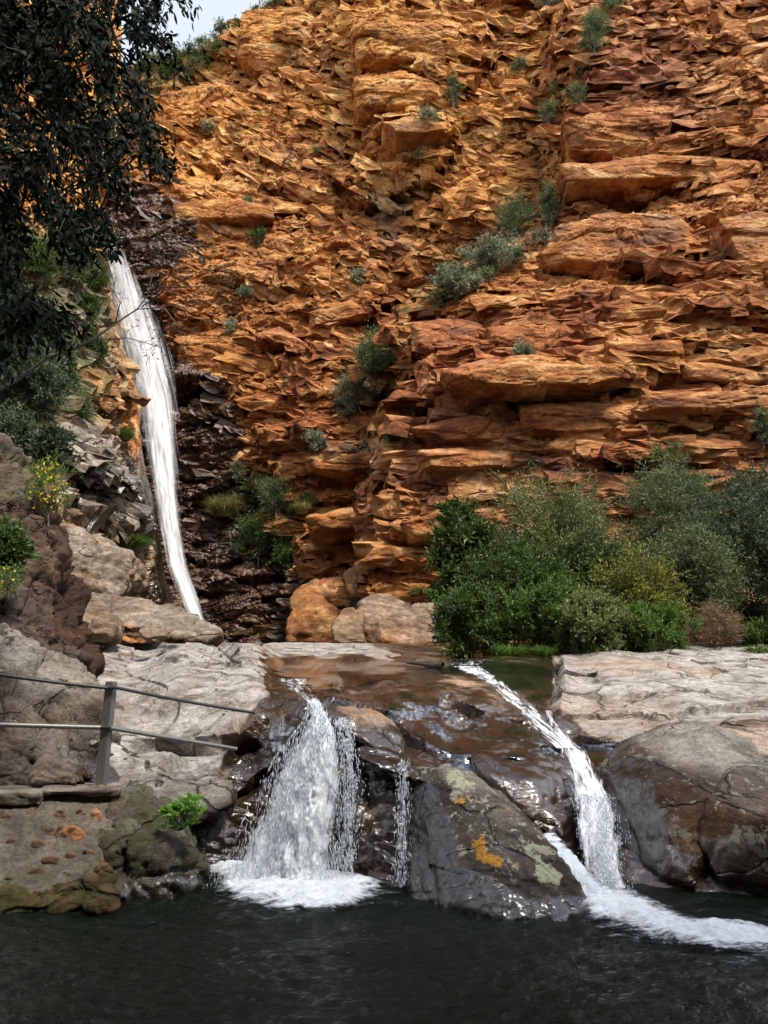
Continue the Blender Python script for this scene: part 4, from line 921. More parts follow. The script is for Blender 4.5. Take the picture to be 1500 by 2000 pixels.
rock('rock','small tan mossy rock at the waterline below the masonry wall','rock',
 [(30,1700,6.1),(110,1660,6.15),(180,1650,6.15),(215,1690,6.0),(215,1760,5.8),(150,1772,5.75),(60,1775,5.75),(-20,1785,5.75),(-20,1740,5.9),('w',-2.9,5.8,-.2),('w',-2.,5.9,-.2)],m_tanb,vox=.018,smooth=2,amp=.06,size=.24,seed=65,back=.4,octs=3,
 mask=mwet(.06,.06,moss=.75))
# boulders towards the tall waterfall
rock('boulder','long pale ridge of rock sloping to the foot of the tall waterfall','boulder',
 [(140,1148,19),(220,1160,19),(330,1182,18.6),(400,1215,18),(428,1238,17.6),(405,1252,17),(300,1235,17),(200,1232,17),(150,1210,17.5)],m_tanb,vox=.06,smooth=3,amp=.16,size=1.2,st=2.2,seed=71,back=1.6,octs=4,
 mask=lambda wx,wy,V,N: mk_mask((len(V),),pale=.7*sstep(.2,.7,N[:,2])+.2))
rock('boulder','pale streaked rock step left of the tall waterfall with a flat sloping top','boulder',
 [(100,1032,25),(180,1040,25),(262,1080,25),(268,1120,24.5),(235,1170,23.5),(150,1180,23),(90,1150,23),(160,1100,23.4)],m_tanb,vox=.08,smooth=2,amp=.25,size=1.6,st=1.3,seed=73,back=3.,octs=4,
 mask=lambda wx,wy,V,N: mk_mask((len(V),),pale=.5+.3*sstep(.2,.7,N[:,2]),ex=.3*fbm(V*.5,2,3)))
rock('boulder','blocky grey rock below the pale streaked step, touching the rusty rock','boulder',
 [(70,1120,15.5),(120,1125,15.5),(180,1165,15.3),(225,1215,15),(215,1240,14.6),(140,1238,14.3),(95,1225,14.3),(80,1180,14.6)],m_tanb,vox=.05,smooth=2,amp=.13,size=.9,seed=75,back=1.5,octs=4,
 mask=lambda wx,wy,V,N: mk_mask((len(V),),pale=np.full(len(V),.5)))
rock('rock','small smooth tan rock near the foot of the tall waterfall','rock',
 [(268,1232,14.6),(290,1214,14.8),(318,1225,14.7),(325,1242,14.4),(280,1246,14.3)],m_tanb,vox=.03,smooth=3,amp=.03,size=.4,seed=77,back=.5,mask=lambda wx,wy,V,N: mk_mask((len(V),),pale=np.full(len(V),.5)))
rock('boulder','wide rounded orange boulder with drip stains right of the black wet wall','boulder',
 [(566,1190,32),(572,1150,32.6),(620,1128,33),(690,1132,33),(700,1180,32.3),(690,1255,31.5),(562,1255,31.5),(620,1190,31.4)],m_footb,vox=.09,smooth=7,amp=.14,size=1.5,seed=81,back=3,
 mask=lambda wx,wy,V,N: mk_mask((len(V),),ex=np.full(len(V),.2),pale=np.full(len(V),.1)))
rock('boulder','high tan rounded boulder at the cliff foot under the stacked red beds','boulder',
 [(670,1120,31.6),(720,1090,32),(800,1086,32),(868,1090,31.6),(880,1130,31),(860,1170,30.5),(760,1178,30.3),(690,1170,30.6)],m_footb,vox=.09,smooth=7,amp=.16,size=1.6,seed=83,back=3,
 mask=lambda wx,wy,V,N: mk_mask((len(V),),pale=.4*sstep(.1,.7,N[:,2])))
rock('boulder','large brown boulder with a pale flat top left of the dark green tree','boulder',
 [(705,1180,28.5),(760,1162,29),(850,1165,28.8),(880,1190,28.2),(880,1250,27.2),(800,1268,27),(715,1255,27.3),(700,1215,27.6)],m_footb,vox=.08,smooth=6,amp=.14,size=1.4,seed=85,back=2.5,
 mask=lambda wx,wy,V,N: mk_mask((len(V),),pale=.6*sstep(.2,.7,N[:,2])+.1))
rock('rock','small grey brown wedge of rock between two large boulders at the cliff foot','rock',
 [(648,1225,26.5),(672,1195,27),(706,1190,27),(712,1255,26),(650,1258,26)],m_footb,vox=.07,smooth=4,amp=.1,size=.9,seed=87,back=1.2,mask=lambda wx,wy,V,N: mk_mask((len(V),),pale=np.full(len(V),.3)))
rock('rock','small orange rock lying in the stream edge under the bushes','rock',
 [(745,1268,20),(780,1258,20.2),(830,1262,20),(835,1280,19.6),(750,1280,19.6)],m_footb,vox=.04,smooth=3,amp=.04,size=.5,seed=88,back=.5)
# ================================================================== MASONRY WALL AND RAILING
m_mortar=rock_mat('mortar',[(.32,(.07,.058,.043)),(.5,(.17,.145,.11)),(.68,(.27,.24,.19))],sc=2.5,stretch=1.,fine=30.,moss=(.04,.05,.02),bump=.7,bdist=.015,bscale=8.,wetdark=.4,stain=.6,dark=(.09,.075,.055))
m_wstone=rock_mat('wall_stone',[(.34,(.16,.07,.03)),(.5,(.36,.16,.07)),(.68,(.50,.30,.16))],sc=3.,stretch=1.5,bump=.8,bdist=.012,bscale=8.,stain=.2,pale=GREYS)
m_cap=rock_mat('cap_stone',fine=30.,stops=[(.32,(.09,.07,.055)),(.5,(.21,.175,.14)),(.68,(.34,.30,.24))],sc=2.5,stretch=4.,bump=.8,bdist=.012,bscale=8.,stain=.2)
wall=empty('retaining_wall',W(60,1775,0),'grey mortared stone retaining wall at the left edge of the pool','wall')
wo_=Vector(wall.location)
def wchild(o): 
    o.location=Vector(o.location)-wo_; return o
wchild(rock('wall_body',None,None,[(-160,1560,6.35),(60,1558,6.4),(180,1545,6.45),(240,1545,6.45),(243,1620,6.15),(215,1700,6.0),(170,1700,5.95),(100,1740,5.82),(0,1780,5.75),(-160,1800,5.7),('w',-3.6,5.8,-.3)],m_mortar,vox=.018,smooth=4,amp=.010,size=.4,seed=91,back=.8,
   mask=lambda wx,wy,V,N: mk_mask((len(V),),wet=sstep(.1,0,V[:,2])*.8,moss=.5*sstep(1650,1720,wy)),parent=wall))
def facept(px,py,off=0.):
    # front of the wall between the control depths
    t=(py-1550)/(1770-1550); Y=6.42+(5.80-6.42)*t
    return Y-off
STN=[(148,1640,36,28,.3),(192,1606,18,26,-.3),(228,1592,20,42,-.25),(120,1632,16,30,.1),(60,1700,20,14,.2),(100,1690,22,16,-.2),(30,1650,20,14,.1),(70,1655,14,18,.4),(60,1610,16,12,.2),(15,1600,18,13,-.1),(95,1625,12,14,.1),(20,1720,18,12,.1),(205,1700,20,16,.2),(178,1720,18,16,-.2),(158,1588,10,9,0),(190,1542,26,8,.05),(175,1675,24,20,.5),(140,1680,16,20,-.5),(70,1712,26,20,.1),(105,1720,14,16,.4),(30,1745,20,16,.5),
     (118,1598,16,18,.2),(205,1660,12,16,.3),(130,1715,16,14,.2),(150,1740,18,14,0),(75,1750,20,12,.1),(10,1770,18,10,.3)]
for k,(x,y,a,b,r) in enumerate(STN):
    pts=[]
    rs=np.random.RandomState(300+k)
    for q in range(9):
        an=q*2*math.pi/9; e=rs.uniform(.8,1.15)
        dx=a*e*math.cos(an); dy=b*e*math.sin(an)
        X_=x+dx*math.cos(r)-dy*math.sin(r); Y_=y+dx*math.sin(r)+dy*math.cos(r)
        pts.append((X_,Y_,facept(X_,Y_,.02 if k!=2 else -.07)))
        pts.append((x+(X_-x)*.85,y+(Y_-y)*.85,facept(x,y,(.03 if k==1 else -.04) if k in (1,2) else .055)))
    o=rock('stone',['rusty red wall stone','orange wall stone','brown wall stone','tan wall stone'][k%4],None,pts,m_wstone if k in(0,1,2,4) else m_tanb,vox=.01,smooth=2,amp=.012,size=.12,seed=310+k,back=.12,parent=wall,octs=2,
      mask=(lambda c:(lambda wx,wy,V,N: mk_mask((len(V),),pale=np.full(len(V),c),moss=.5*sstep(1680,1740,wy))))([.0,.1,.05,.3][k%4]))
    wchild(o)
for k,(x0,x1,y0,y1,Yf) in enumerate([(-150,82,1541,1572,6.25),(84,235,1536,1556,6.3),(-150,20,1575,1584,6.3)]):
    wchild(rock('cap_stone',None,None,[(x0,y0-4,Yf+.5),(x0,y0+8,Yf),(x0,y1,Yf+.02),(x1,y0-6,Yf+.5),(x1,y0+6,Yf),(x1-4,y1,Yf+.02)],m_cap,vox=.014,smooth=2,amp=.014,size=.3,st=2.,seed=330+k,back=.12,parent=wall,
      mask=lambda wx,wy,V,N: mk_mask((len(V),))))
m_steel=plain('painted_steel',(.20,.20,.19),.45,.5,.2,60,.25); m_dark=plain('dark_rail',(.05,.05,.05),.5,.4,.2,60)
pb=Vector(P(197,1535,6.6)); pt=Vector(P(218,1331,6.55))
rail=empty('railing',pb,'grey steel post with two thin rails in front of the pale slab','railing')
def bar(name,a,b,wx_,wy_,mat,parent):
    bm=bmesh.new(); bmesh.ops.create_cube(bm,size=1); L=(b-a).length
    for v in bm.verts: v.co=Vector((v.co.x*wx_,v.co.y*wy_,(v.co.z+.5)*L))
    bmesh.ops.bevel(bm,geom=bm.edges[:],offset=.006,segments=2,affect='EDGES')
    me=bpy.data.meshes.new(name); bm.to_mesh(me); bm.free(); me.materials.append(mat)
    o=bpy.data.objects.new(name,me); link(o,parent); o.rotation_euler=(b-a).to_track_quat('Z','Y').to_euler(); o.location=a-pb
    return o
po=bar('post',pb,pt,.075,.075,m_steel,rail); po.rotation_euler.rotate_axis('Z',R(25))
def railp(a,b,r,mat,sag=0):
    n=10; a=np.array(a);b=np.array(b); t=np.linspace(0,1,n)[:,None]; p=a+(b-a)*t; p[:,2]-=sag*4*(t*(1-t))[:,0]
    return tubes('rail',[(p-np.array(pb),np.full(n,r))],mat,rail,8)
railp(P(-160,1292,5.9),P(212,1344,6.5),.014,m_dark,.015)
railp(P(222,1342,6.5),P(497,1392,7.55),.014,m_dark,.01)
railp(P(-160,1411,5.9),P(200,1421,6.53),.019,m_steel)
railp(P(212,1421,6.53),P(462,1463,7.35),.019,m_steel)
for q in (P(214,1343,6.5),P(205,1421,6.52)):
    bm=bmesh.new(); bmesh.ops.create_cone(bm,cap_ends=True,segments=12,radius1=.016,radius2=.016,depth=.1)
    me=bpy.data.meshes.new('bolt'); bm.to_mesh(me); bm.free(); me.materials.append(m_dark)
    o=bpy.data.objects.new('bolt',me); link(o,rail); o.location=Vector(q)-pb; o.rotation_euler=(0,R(90),0)
# ================================================================== WATER
def water_mat(name,streak=(14,14,1.2),lo=.35,hi=.6,col=(.86,.90,.94),soft=0.,extra=0.,rough=.5,cell=False):
    """broken white water: alpha from stretched noise in the sheet's own uv, thinner at the rims"""
    t=NT(name); a=t.n('ShaderNodeAttribute',attribute_name='mask'); sep=t.n('ShaderNodeSeparateColor'); t.l(a.outputs['Color'],sep.inputs[0])
    u,v,dens=sep.outputs
    cb=t.n('ShaderNodeCombineXYZ'); t.l(u,cb.inputs[0]); t.l(v,cb.inputs[1]); t.l(a.outputs['Alpha'],cb.inputs[2])
    m=t.n('ShaderNodeMapping'); m.inputs['Scale'].default_value=streak; t.l(cb.outputs[0],m.inputs[0])
    n=t.noise(m.outputs[0],1.,8,.68,.6)
    m2=t.n('ShaderNodeMapping'); m2.inputs['Scale'].default_value=(streak[0]*3.1,streak[1]*3.4,streak[2]); t.l(cb.outputs[0],m2.inputs[0])
    nb=t.noise(m2.outputs[0],1.,5,.7,.3)
    nn=t.math('ADD',t.math('MULTIPLY',n,.62),t.math('MULTIPLY',nb,.38))
    f=t.math('ADD',nn,t.math('SUBTRACT',dens,.5))
    al=t.mapr(f,lo,hi)
    al=t.math('MULTIPLY',al,t.mapr(dens,0.,.12))
    b=t.n('ShaderNodeBsdfPrincipled'); b.inputs['Roughness'].default_value=rough
    sh=t.mapr(nn,.3,.6,.78,1.12,False); cc=t.n('ShaderNodeCombineColor'); [t.l(sh,cc.inputs[k]) for k in range(3)]
    t.l(t.mix(1.,col,cc.outputs[0],'MULTIPLY'),b.inputs['Base Color']); t.l(al,b.inputs['Alpha'])
    bp=t.n('ShaderNodeBump'); bp.inputs['Strength'].default_value=.7; bp.inputs['Distance'].default_value=.05; t.l(nn,bp.inputs['Height']); t.l(bp.outputs[0],b.inputs['Normal'])
    tr=t.n('ShaderNodeBsdfTranslucent'); tr.inputs[0].default_value=col+(1,)
    tp=t.n('ShaderNodeBsdfTransparent')
    m1=t.n('ShaderNodeMixShader'); t.l(al,m1.inputs[0]); t.l(tp.outputs[0],m1.inputs[1]); t.l(tr.outputs[0],m1.inputs[2])
    mm=t.n('ShaderNodeMixShader'); mm.inputs[0].default_value=.12; t.l(b.outputs[0],mm.inputs[1]); t.l(m1.outputs[0],mm.inputs[2])
    t.l(mm.outputs[0],t.out.inputs[0]); return t.m
m_fall=water_mat('falling_water',(4.5,.14,1),.22,.78,col=(.66,.68,.70))
m_spray=water_mat('spray_water',(6,.6,1),.38,.80,col=(.66,.68,.70))
m_sheet=water_mat('sheet_water',(13,2.4,1),.42,.62)
m_stream=water_mat('stream_water',(4,5,1),.46,.62,col=(.74,.81,.88))
m_foam=water_mat('foam_water',(1,1,1),.42,.74,col=(.86,.91,.95))
def drop_mat():
    t=NT('water_drop'); b=t.n('ShaderNodeBsdfPrincipled'); b.inputs['Base Color'].default_value=(.88,.92,.96,1); b.inputs['Roughness'].default_value=.25
    tr=t.n('ShaderNodeBsdfTranslucent'); tr.inputs[0].default_value=(.9,.94,.98,1)
    m=t.n('ShaderNodeMixShader'); m.inputs[0].default_value=.55; t.l(b.outputs[0],m.inputs[1]); t.l(tr.outputs[0],m.inputs[2]); t.l(m.outputs[0],t.out.inputs[0]); return t.m
m_drop=drop_mat()
def ribbon(name,path,mat,nv=200,nu=40,dens=(.6,.9),bulge=.3,lay=0,rough=.05,edge=.35,parent=None,useed=0,ex=None,flare=1.):
    """path rows: (xl,xr,py,Y) in order downstream; builds a curved sheet of water standing off its rock"""
    A=np.array(path,float); t=np.linspace(0,1,len(A)); tt=np.linspace(0,1,nv)
    def ip(c):
        x=np.interp(tt,t,A[:,c]); k=np.ones(9)/9; xp=np.pad(x,4,mode='edge'); return np.convolve(xp,k,'valid')
    xl,xr,py,Y=[ip(c) for c in range(4)]
    s=np.linspace(0,1,nu)[None,:]
    px=xl[:,None]+(xr-xl)[:,None]*s; pyy=np.repeat(py[:,None],nu,1); YY=np.repeat(Y[:,None],nu,1)
    B=PA(px,pyy,YY); wd=np.linalg.norm(B[:,-1]-B[:,0],axis=1)[:,None]
    prof=np.sin(np.pi*s)**.7
    L=np.concatenate([[0],np.cumsum(np.linalg.norm(np.diff(B[:,nu//2],axis=0),axis=1))])
    off=bulge*wd*prof+rough*fbm(np.stack([px/14+lay*9,pyy/40+lay*5,0*px],-1),4,90+lay)
    V=B+np.array([0,-1,.15])*off[...,None]
    d=np.interp(tt,np.linspace(0,1,len(dens)),dens)[:,None]*(prof**edge)
    d=d*sstep(0,.03,tt)[:,None]
    M=np.zeros(px.shape+(4,),np.float32)
    M[...,0]=(s-.5)*wd+useed; M[...,1]=L[:,None]*1.0; M[...,2]=np.clip(d,0,1); M[...,3]=lay*3.7
    o=np_mesh(name,V,grid_faces(*px.shape),mat,parent,attrs={'mask':M}); 
    if parent is None: tag(o,kind='structure')
    return o,V
# tall waterfall
TW=[(178,190,395,42.5),(192,212,430,42),(202,236,470,41),(205,270,540,40),(213,312,620,39),(230,344,700,38.2),(258,352,780,37.4),(274,352,850,36.6),(292,354,940,35.6),(306,358,1020,34.6),(322,368,1100,33.6),(345,388,1160,32.4),(368,404,1215,31.4),(378,415,1240,31)]
TW=[(a,b,c,min(d,surfY((a+b)/2,c)-.25,surfY(a+.8*(b-a),c)-.15)) for a,b,c,d in TW]
ribbon('waterfall',TW,m_fall,500,60,(.44,.54,.58,.60,.62,.62,.64,.70),.12,0,.08,.8)
TW2=[(a-4,b+20,c,d-.5) for a,b,c,d in TW]
ribbon('waterfall_spray',TW2,m_spray,500,60,(.3,.36,.40,.42,.42,.40,.38,.36),.10,1,.15,.8)
# droplets: small elongated closed beads
def drops(name,C,D,L,r,mat,rs):
    n=len(C); s=np.cross(D,rand_dirs(n,rs)); s/=np.linalg.norm(s,axis=1,keepdims=True)+1e-9; u=np.cross(s,D)
    L=L[:,None]; r=r[:,None]
    V=[C+D*L*.5,C-D*L*.5]
    for k in range(4):
        a=k*math.pi/2; V.append(C-D*L*.12+(s*math.cos(a)+u*math.sin(a))*r)
    V=np.stack(V,1).reshape(-1,3); i=np.arange(n)[:,None]*6
    F_=np.concatenate([i+np.array([[0,2+k,2+(k+1)%4]]) for k in range(4)]+[i+np.array([[1,2+(k+1)%4,2+k]]) for k in range(4)],0)
    o=np_mesh(name,V,F_,mat,smooth=True); return tag(o,kind='structure')
rs=np.random.RandomState(5)
def fall_drops(name,path,n,L,r,spread=.15,bias=0.,rs=rs,throw=.25,pw=1.):
    A=np.array(path,float); t=np.linspace(0,1,len(A)); q=rs.rand(n)**pw
    xl,xr,py,Y=[np.interp(q,t,A[:,c]) for c in range(4)]
    s=np.clip(.5+rs.normal(size=n)*.27+bias,-.1,1.1); px=xl+(xr-xl)*s
    # clumped strands
    cl_=fbm(np.stack([s*9,q*9,0*q],-1),3,44); keep=rs.rand(n)<np.clip(.62+cl_*1.3,0.08,1)
    px,py,Y,s,q=[x[keep] for x in (px,py,Y,s,q)]
    B=PA(px,py,Y); n=len(B)
    B[:,1]-=rs.rand(n)*spread+.05; 
    dx=(s-.5)*throw
    D=np.stack([dx+rs.normal(size=n)*.10,-.25+rs.normal(size=n)*.12,-1+0*dx],-1); D/=np.linalg.norm(D,axis=1,keepdims=True)
    return drops(name,B,D,L*(.4+1.2*rs.rand(n)),r*(.5+rs.rand(n)),m_drop,rs)
SF=[(606,622,1366,7.15),(606,645,1395,6.95),(585,662,1430,6.85),(550,672,1480,6.75),(525,676,1530,6.68),(505,672,1580,6.62),(480,668,1630,6.58),(455,668,1680,6.52),(435,668,1712,6.5)]
ribbon('small_fall',[(a+8,b-6,c,d+.12) for a,b,c,d in SF],m_sheet,220,60,(.78,.78,.76,.75,.73,.72,.72,.76),.06,2,.06,.38)
ribbon('small_fall',[(a+4,b-3,c,d) for a,b,c,d in SF],m_sheet,220,60,(.5,.47,.46,.44,.44,.44,.46,.52),.08,3,.08,.35,useed=4)
ribbon('small_fall',[(606,622,1370,7.02),(606,640,1400,6.8),(590,650,1440,6.68),(565,652,1490,6.58),(545,655,1540,6.5),(528,656,1590,6.44),(510,655,1640,6.38),(488,655,1690,6.33),(470,655,1716,6.3)],m_sheet,220,50,(.60,.62,.62,.60,.60,.59,.60,.64),.06,13,.10,.6,useed=9)
fall_drops('fall_droplets',SF,11000,.055,.0025,.22,.02,pw=.75)
fall_drops('fall_droplets',[(650,690,1400,7.0),(665,700,1460,6.85),(662,716,1540,6.75),(660,706,1600,6.7),(655,690,1680,6.6)],2600,.03,.003,.2,throw=.1)
fall_drops('trickle',[(772,800,1482,6.65),(775,800,1560,6.6),(770,802,1640,6.5),(765,800,1720,6.35)],1100,.04,.0026,.12,throw=.05)
ribbon('trickle',[(776,798,1480,6.72),(776,798,1560,6.68),(772,802,1640,6.6),(768,806,1725,6.4)],m_spray,120,20,(.32,.36,.32,.4),.04,5,.03,.3)
# stream that feeds the right cascade, laid on the shelf
def _lk(grid,ox):
    g=grid.copy(); bad=g>1e8
    for _ in range(6):
        p=np.pad(g,1,mode='edge'); nb=np.stack([p[:-2,1:-1],p[2:,1:-1],p[1:-1,:-2],p[1:-1,2:]]); nb=np.where(nb>1e8,np.nan,nb)
        with np.errstate(all='ignore'): mm=np.nanmean(nb,0)
        g=np.where((g>1e8)&~np.isnan(mm),mm,g)
    g=np.where(g>1e8,7.,g)
    for _ in range(1):
        p=np.pad(g,1,mode='edge'); g=(p[:-2,1:-1]+p[2:,1:-1]+p[1:-1,:-2]+p[1:-1,2:]+2*g)/6
    return g
import warnings; warnings.filterwarnings('ignore')
SG=_lk(SB,30)
def shelf_at(px,py):
    x=px/6+30-.5; y=py/6-.5; i=np.clip(np.floor(x).astype(int),0,318); j=np.clip(np.floor(y).astype(int),0,338); fx=x-i; fy=y-j
    return (SG[j,i]*(1-fx)+SG[j,i+1]*fx)*(1-fy)+(SG[j+1,i]*(1-fx)+SG[j+1,i+1]*fx)*fy
def shelf_ribbon(name,rows,mat,nv,nu,dens,lift,lay,edge=.35,rough=.02):
    o,V=ribbon(name,[(a,b,c,9.) for a,b,c in rows],mat,nv,nu,dens,0.,lay,0.,edge)
    px,py=PX(V[...,0],V[...,1],V[...,2]); Y=shelf_at(px,py)
    s=np.linspace(0,1,nu)[None,:]
    Y=Y*(1-lift/7.*np.sin(np.pi*s)**.5)-rough*np.abs(fbm(np.stack([px/9,py/9,0*px],-1),3,lay))
    V2=PA(px,py,Y); o.data.vertices.foreach_set('co',V2.reshape(-1,3).astype(np.float32).ravel()); o.data.update()
    n=o.data.attributes['mask']; A=np.empty(px.size*4,np.float32); n.data.foreach_get('color',A); A=A.reshape(px.shape+(4,))
    wd=np.linalg.norm(V2[:,-1]-V2[:,0],axis=1)[:,None]; Lm=np.concatenate([[0],np.cumsum(np.linalg.norm(np.diff(V2[:,nu//2],axis=0),axis=1))])
    A[...,0]=(s-.5)*wd; A[...,1]=Lm[:,None]; n.data.foreach_set('color',A.ravel()); return o
def film_patch(poly,seed):
    xs=[p[0] for p in poly]; ys=[p[1] for p in poly]
    px,py=np.meshgrid(np.arange(min(xs)-14,max(xs)+14,2.),np.arange(min(ys)-14,max(ys)+14,1.2))
    Y=shelf_at(px,py)-.03; V=PA(px,py,Y)
    w=vecn(V*2.,seed,2); m=polymask(px+w[...,0]*40,py+w[...,1]*20,poly,9)
    M=np.zeros(px.shape+(4,),np.float32); M[...,0]=V[...,0]; M[...,1]=V[...,2]*1.5-V[...,1]*.3; M[...,2]=m
    return tag(np_mesh('water_film',V,grid_faces(*px.shape),m_film,attrs={'mask':M}),kind='structure')
def onshelf(rows,lift=.05):
    out=[]
    for xl,xr,py in rows: 
        out.append((xl,xr,py,min(shelfY(xl,py),shelfY((xl+xr)/2,py),shelfY(xr,py))-lift))
    return out
shelf_ribbon('stream',[(868,950,1299),(890,955,1308),(925,975,1322),(955,1005,1345),(984,1040,1372),(1012,1070,1400),(1042,1108,1430),(1076,1146,1462)],m_sheet,240,40,(.50,.54,.54,.52,.50,.50,.52,.54),.05,6)
shelf_ribbon('stream',[(1060,1078,1385),(1066,1088,1410),(1078,1118,1440),(1090,1160,1480)],m_sheet,80,20,(.5,.48,.48,.5),.04,7)
def film_mat():
    t=NT('film_water'); g=t.n('ShaderNodeBsdfGlossy'); g.inputs['Roughness'].default_value=.12; g.inputs['Color'].default_value=(.9,.95,1,1)
    tp=t.n('ShaderNodeBsdfTransparent'); tp.inputs[0].default_value=(.75,.72,.68,1)
    a=t.n('ShaderNodeAttribute',attribute_name='mask'); sep=t.n('ShaderNodeSeparateColor'); t.l(a.outputs['Color'],sep.inputs[0])
    cb=t.n('ShaderNodeCombineXYZ'); t.l(sep.outputs[0],cb.inputs[0]); t.l(sep.outputs[1],cb.inputs[1])
    m=t.n('ShaderNodeMapping'); m.inputs['Scale'].default_value=(9,1.6,1); t.l(cb.outputs[0],m.inputs[0])
    n=t.noise(m.outputs[0],1.,6,.6,.4); bp=t.n('ShaderNodeBump'); bp.inputs['Strength'].default_value=.6; bp.inputs['Distance'].default_value=.04; t.l(n,bp.inputs['Height']); t.l(bp.outputs[0],g.inputs['Normal'])
    fr=t.n('ShaderNodeFresnel'); fr.inputs[0].default_value=1.45; t.l(bp.outputs[0],fr.inputs['Normal'])
    f=t.math('MULTIPLY',t.math('ADD',t.math('MULTIPLY',fr.outputs[0],1.6),t.mapr(n,.45,.75,.03,.3)),t.mapr(sep.outputs[2],.05,.5),True)
    mx=t.n('ShaderNodeMixShader'); t.l(f,mx.inputs[0]); t.l(tp.outputs[0],mx.inputs[1]); t.l(g.outputs[0],mx.inputs[2])
    tp2=t.n('ShaderNodeBsdfTransparent'); m2=t.n('ShaderNodeMixShader'); t.l(t.mapr(sep.outputs[2],.05,.5),m2.inputs[0]); t.l(tp2.outputs[0],m2.inputs[1]); t.l(mx.outputs[0],m2.inputs[2])
    t.l(m2.outputs[0],t.out.inputs[0]); return t.m
m_film=film_mat()
for k,poly in enumerate([[(745,1360),(860,1350),(905,1400),(940,1440),(945,1500),(880,1515),(820,1460),(770,1400)],
    [(925,1400),(990,1390),(1060,1450),(1085,1480),(1000,1480),(940,1450)],[(520,1284),(720,1284),(800,1310),(760,1335),(600,1338),(545,1318)],
    [(790,1290),(1010,1290),(1085,1310),(1082,1370),(1010,1350),(900,1318)],[(560,1395),(640,1400),(600,1450),(540,1470)],[(1110,1450),(1200,1450),(1210,1500),(1150,1500)]]):
    film_patch(poly,60+k)
RC=[(1088,1150,1456,7.75),(1100,1170,1500,7.45),(1115,1186,1545,7.15),(1122,1204,1590,6.9),(1126,1212,1640,6.65),(1132,1214,1690,6.45),(1150,1225,1745,6.2),(1160,1250,1772,6.1)]
ribbon('right_cascade',RC,m_sheet,200,40,(.52,.54,.60,.66,.64,.62,.64,.72),.1,8,.06,.3)
fall_drops('cascade_droplets',[(a+4,b-2,c,d) for a,b,c,d in RC[2:]],4000,.026,.003,.2,throw=.15)
SL=[(1050,1085,1622,6.5),(1068,1118,1660,6.2),(1088,1150,1700,6.02),(1108,1185,1740,5.9),(1135,1220,1780,5.8),(1150,1260,1810,5.7)]
ribbon('slick',SL,m_stream,120,30,(.60,.70,.74,.80,.84),.05,9,.04,.3)
# upstream ripples on the shelf
shelf_ribbon('stream',[(500,620,1285),(510,610,1297),(530,600,1312),(540,590,1326)],m_sheet,60,30,(.38,.36,.38,.36),.02,10)
shelf_ribbon('stream',[(530,610,1324),(542,612,1338),(560,618,1352),(590,630,1374)],m_sheet,60,30,(.5,.46,.46,.5),.03,11)
shelf_ribbon('stream',[(840,1010,1286),(850,990,1292),(860,960,1299)],m_sheet,40,30,(.38,.40,.46),.02,12)
# pool
def pool():
    t=NT('pool_water'); b=t.n('ShaderNodeBsdfPrincipled'); b.inputs['Base Color'].default_value=(.004,.007,.003,1); b.inputs['Roughness'].default_value=.03; b.inputs['IOR'].default_value=1.24
    n=t.noise(t.pos((5.,9.,1)),1.5,6,.6,.3); bp=t.n('ShaderNodeBump'); bp.inputs['Strength'].default_value=1.; bp.inputs['Distance'].default_value=.05
    t.l(n,bp.inputs['Height']); t.l(bp.outputs[0],b.inputs['Normal']); t.l(b.outputs[0],t.out.inputs[0])
    X,Y=np.meshgrid(np.arange(-9,9,.03),np.concatenate([[-14,-8,-3],np.arange(0,8.6,.02)]))
    p=np.stack([X*2.6,Y*5.,0*X],-1)+vecn(np.stack([X,Y,0*X],-1)*.8,21,2)*.8
    z=fbm(p*.6,2,3)*.032-np.abs(fbm(p*1.6+5,3,8))*.022+fbm(p*5,2,12)*.010
    # agitation near the falls
    for (cx,cy,a) in ((-.9,6.2,1.),(2.0,5.6,1.)):
        r=np.hypot(X-cx,(Y-cy)); z=z+a*.012*np.sin(r*22+fbm(p,2,4)*3)*np.exp(-r*.9)
    V=np.stack([X,Y,z],-1)
    return tag(np_mesh('pool_water',V,grid_faces(*X.shape),t.m),kind='structure')
pool()
def foam(name,poly,core,seed,h=.06,dens=.62):
    xs=[p[0] for p in poly]; ys=[p[1] for p in poly]
    px,py=np.meshgrid(np.arange(min(xs)-30,max(xs)+30,1.6),np.arange(min(ys)-15,max(ys)+25,1.2))
    a,b=ray(px,py); Y=-CZ/b; X=a*Y
    w=fbm(np.stack([X*3,Y*5,0*X],-1),4,seed)
    m=polymask(px+w*70,py+w*30,poly,16); c=polymask(px+w*40,py+w*20,core,24)
    z=.02+h*c*(.6+.8*fbm(np.stack([X*7,Y*9,0*X],-1),4,seed+1))+m*.012+.012*fbm(np.stack([X*20,Y*26,0*X],-1),2,seed+3)*c
    V=np.stack([X,Y,z],-1)
    M=np.zeros(px.shape+(4,),np.float32); M[...,0]=X*6; M[...,1]=Y*12; M[...,2]=np.clip(m*.40+c*.42,0,1); M[...,3]=seed
    o=np_mesh(name,V,grid_faces(*px.shape),m_foam,attrs={'mask':M}); return tag(o,kind='structure')
foam('foam',[(392,1675),(520,1685),(670,1700),(810,1735),(790,1775),(680,1822),(540,1828),(420,1785)],[(410,1685),(560,1700),(680,1715),(750,1742),(640,1775),(480,1765)],3)
foam('foam',[(1120,1730),(1235,1735),(1340,1780),(1640,1815),(1640,1925),(1400,1915),(1290,1885),(1170,1840),(1115,1800)],[(1140,1750),(1225,1755),(1320,1805),(1640,1845),(1640,1885),(1400,1862),(1250,1820),(1160,1795)],5,.07)
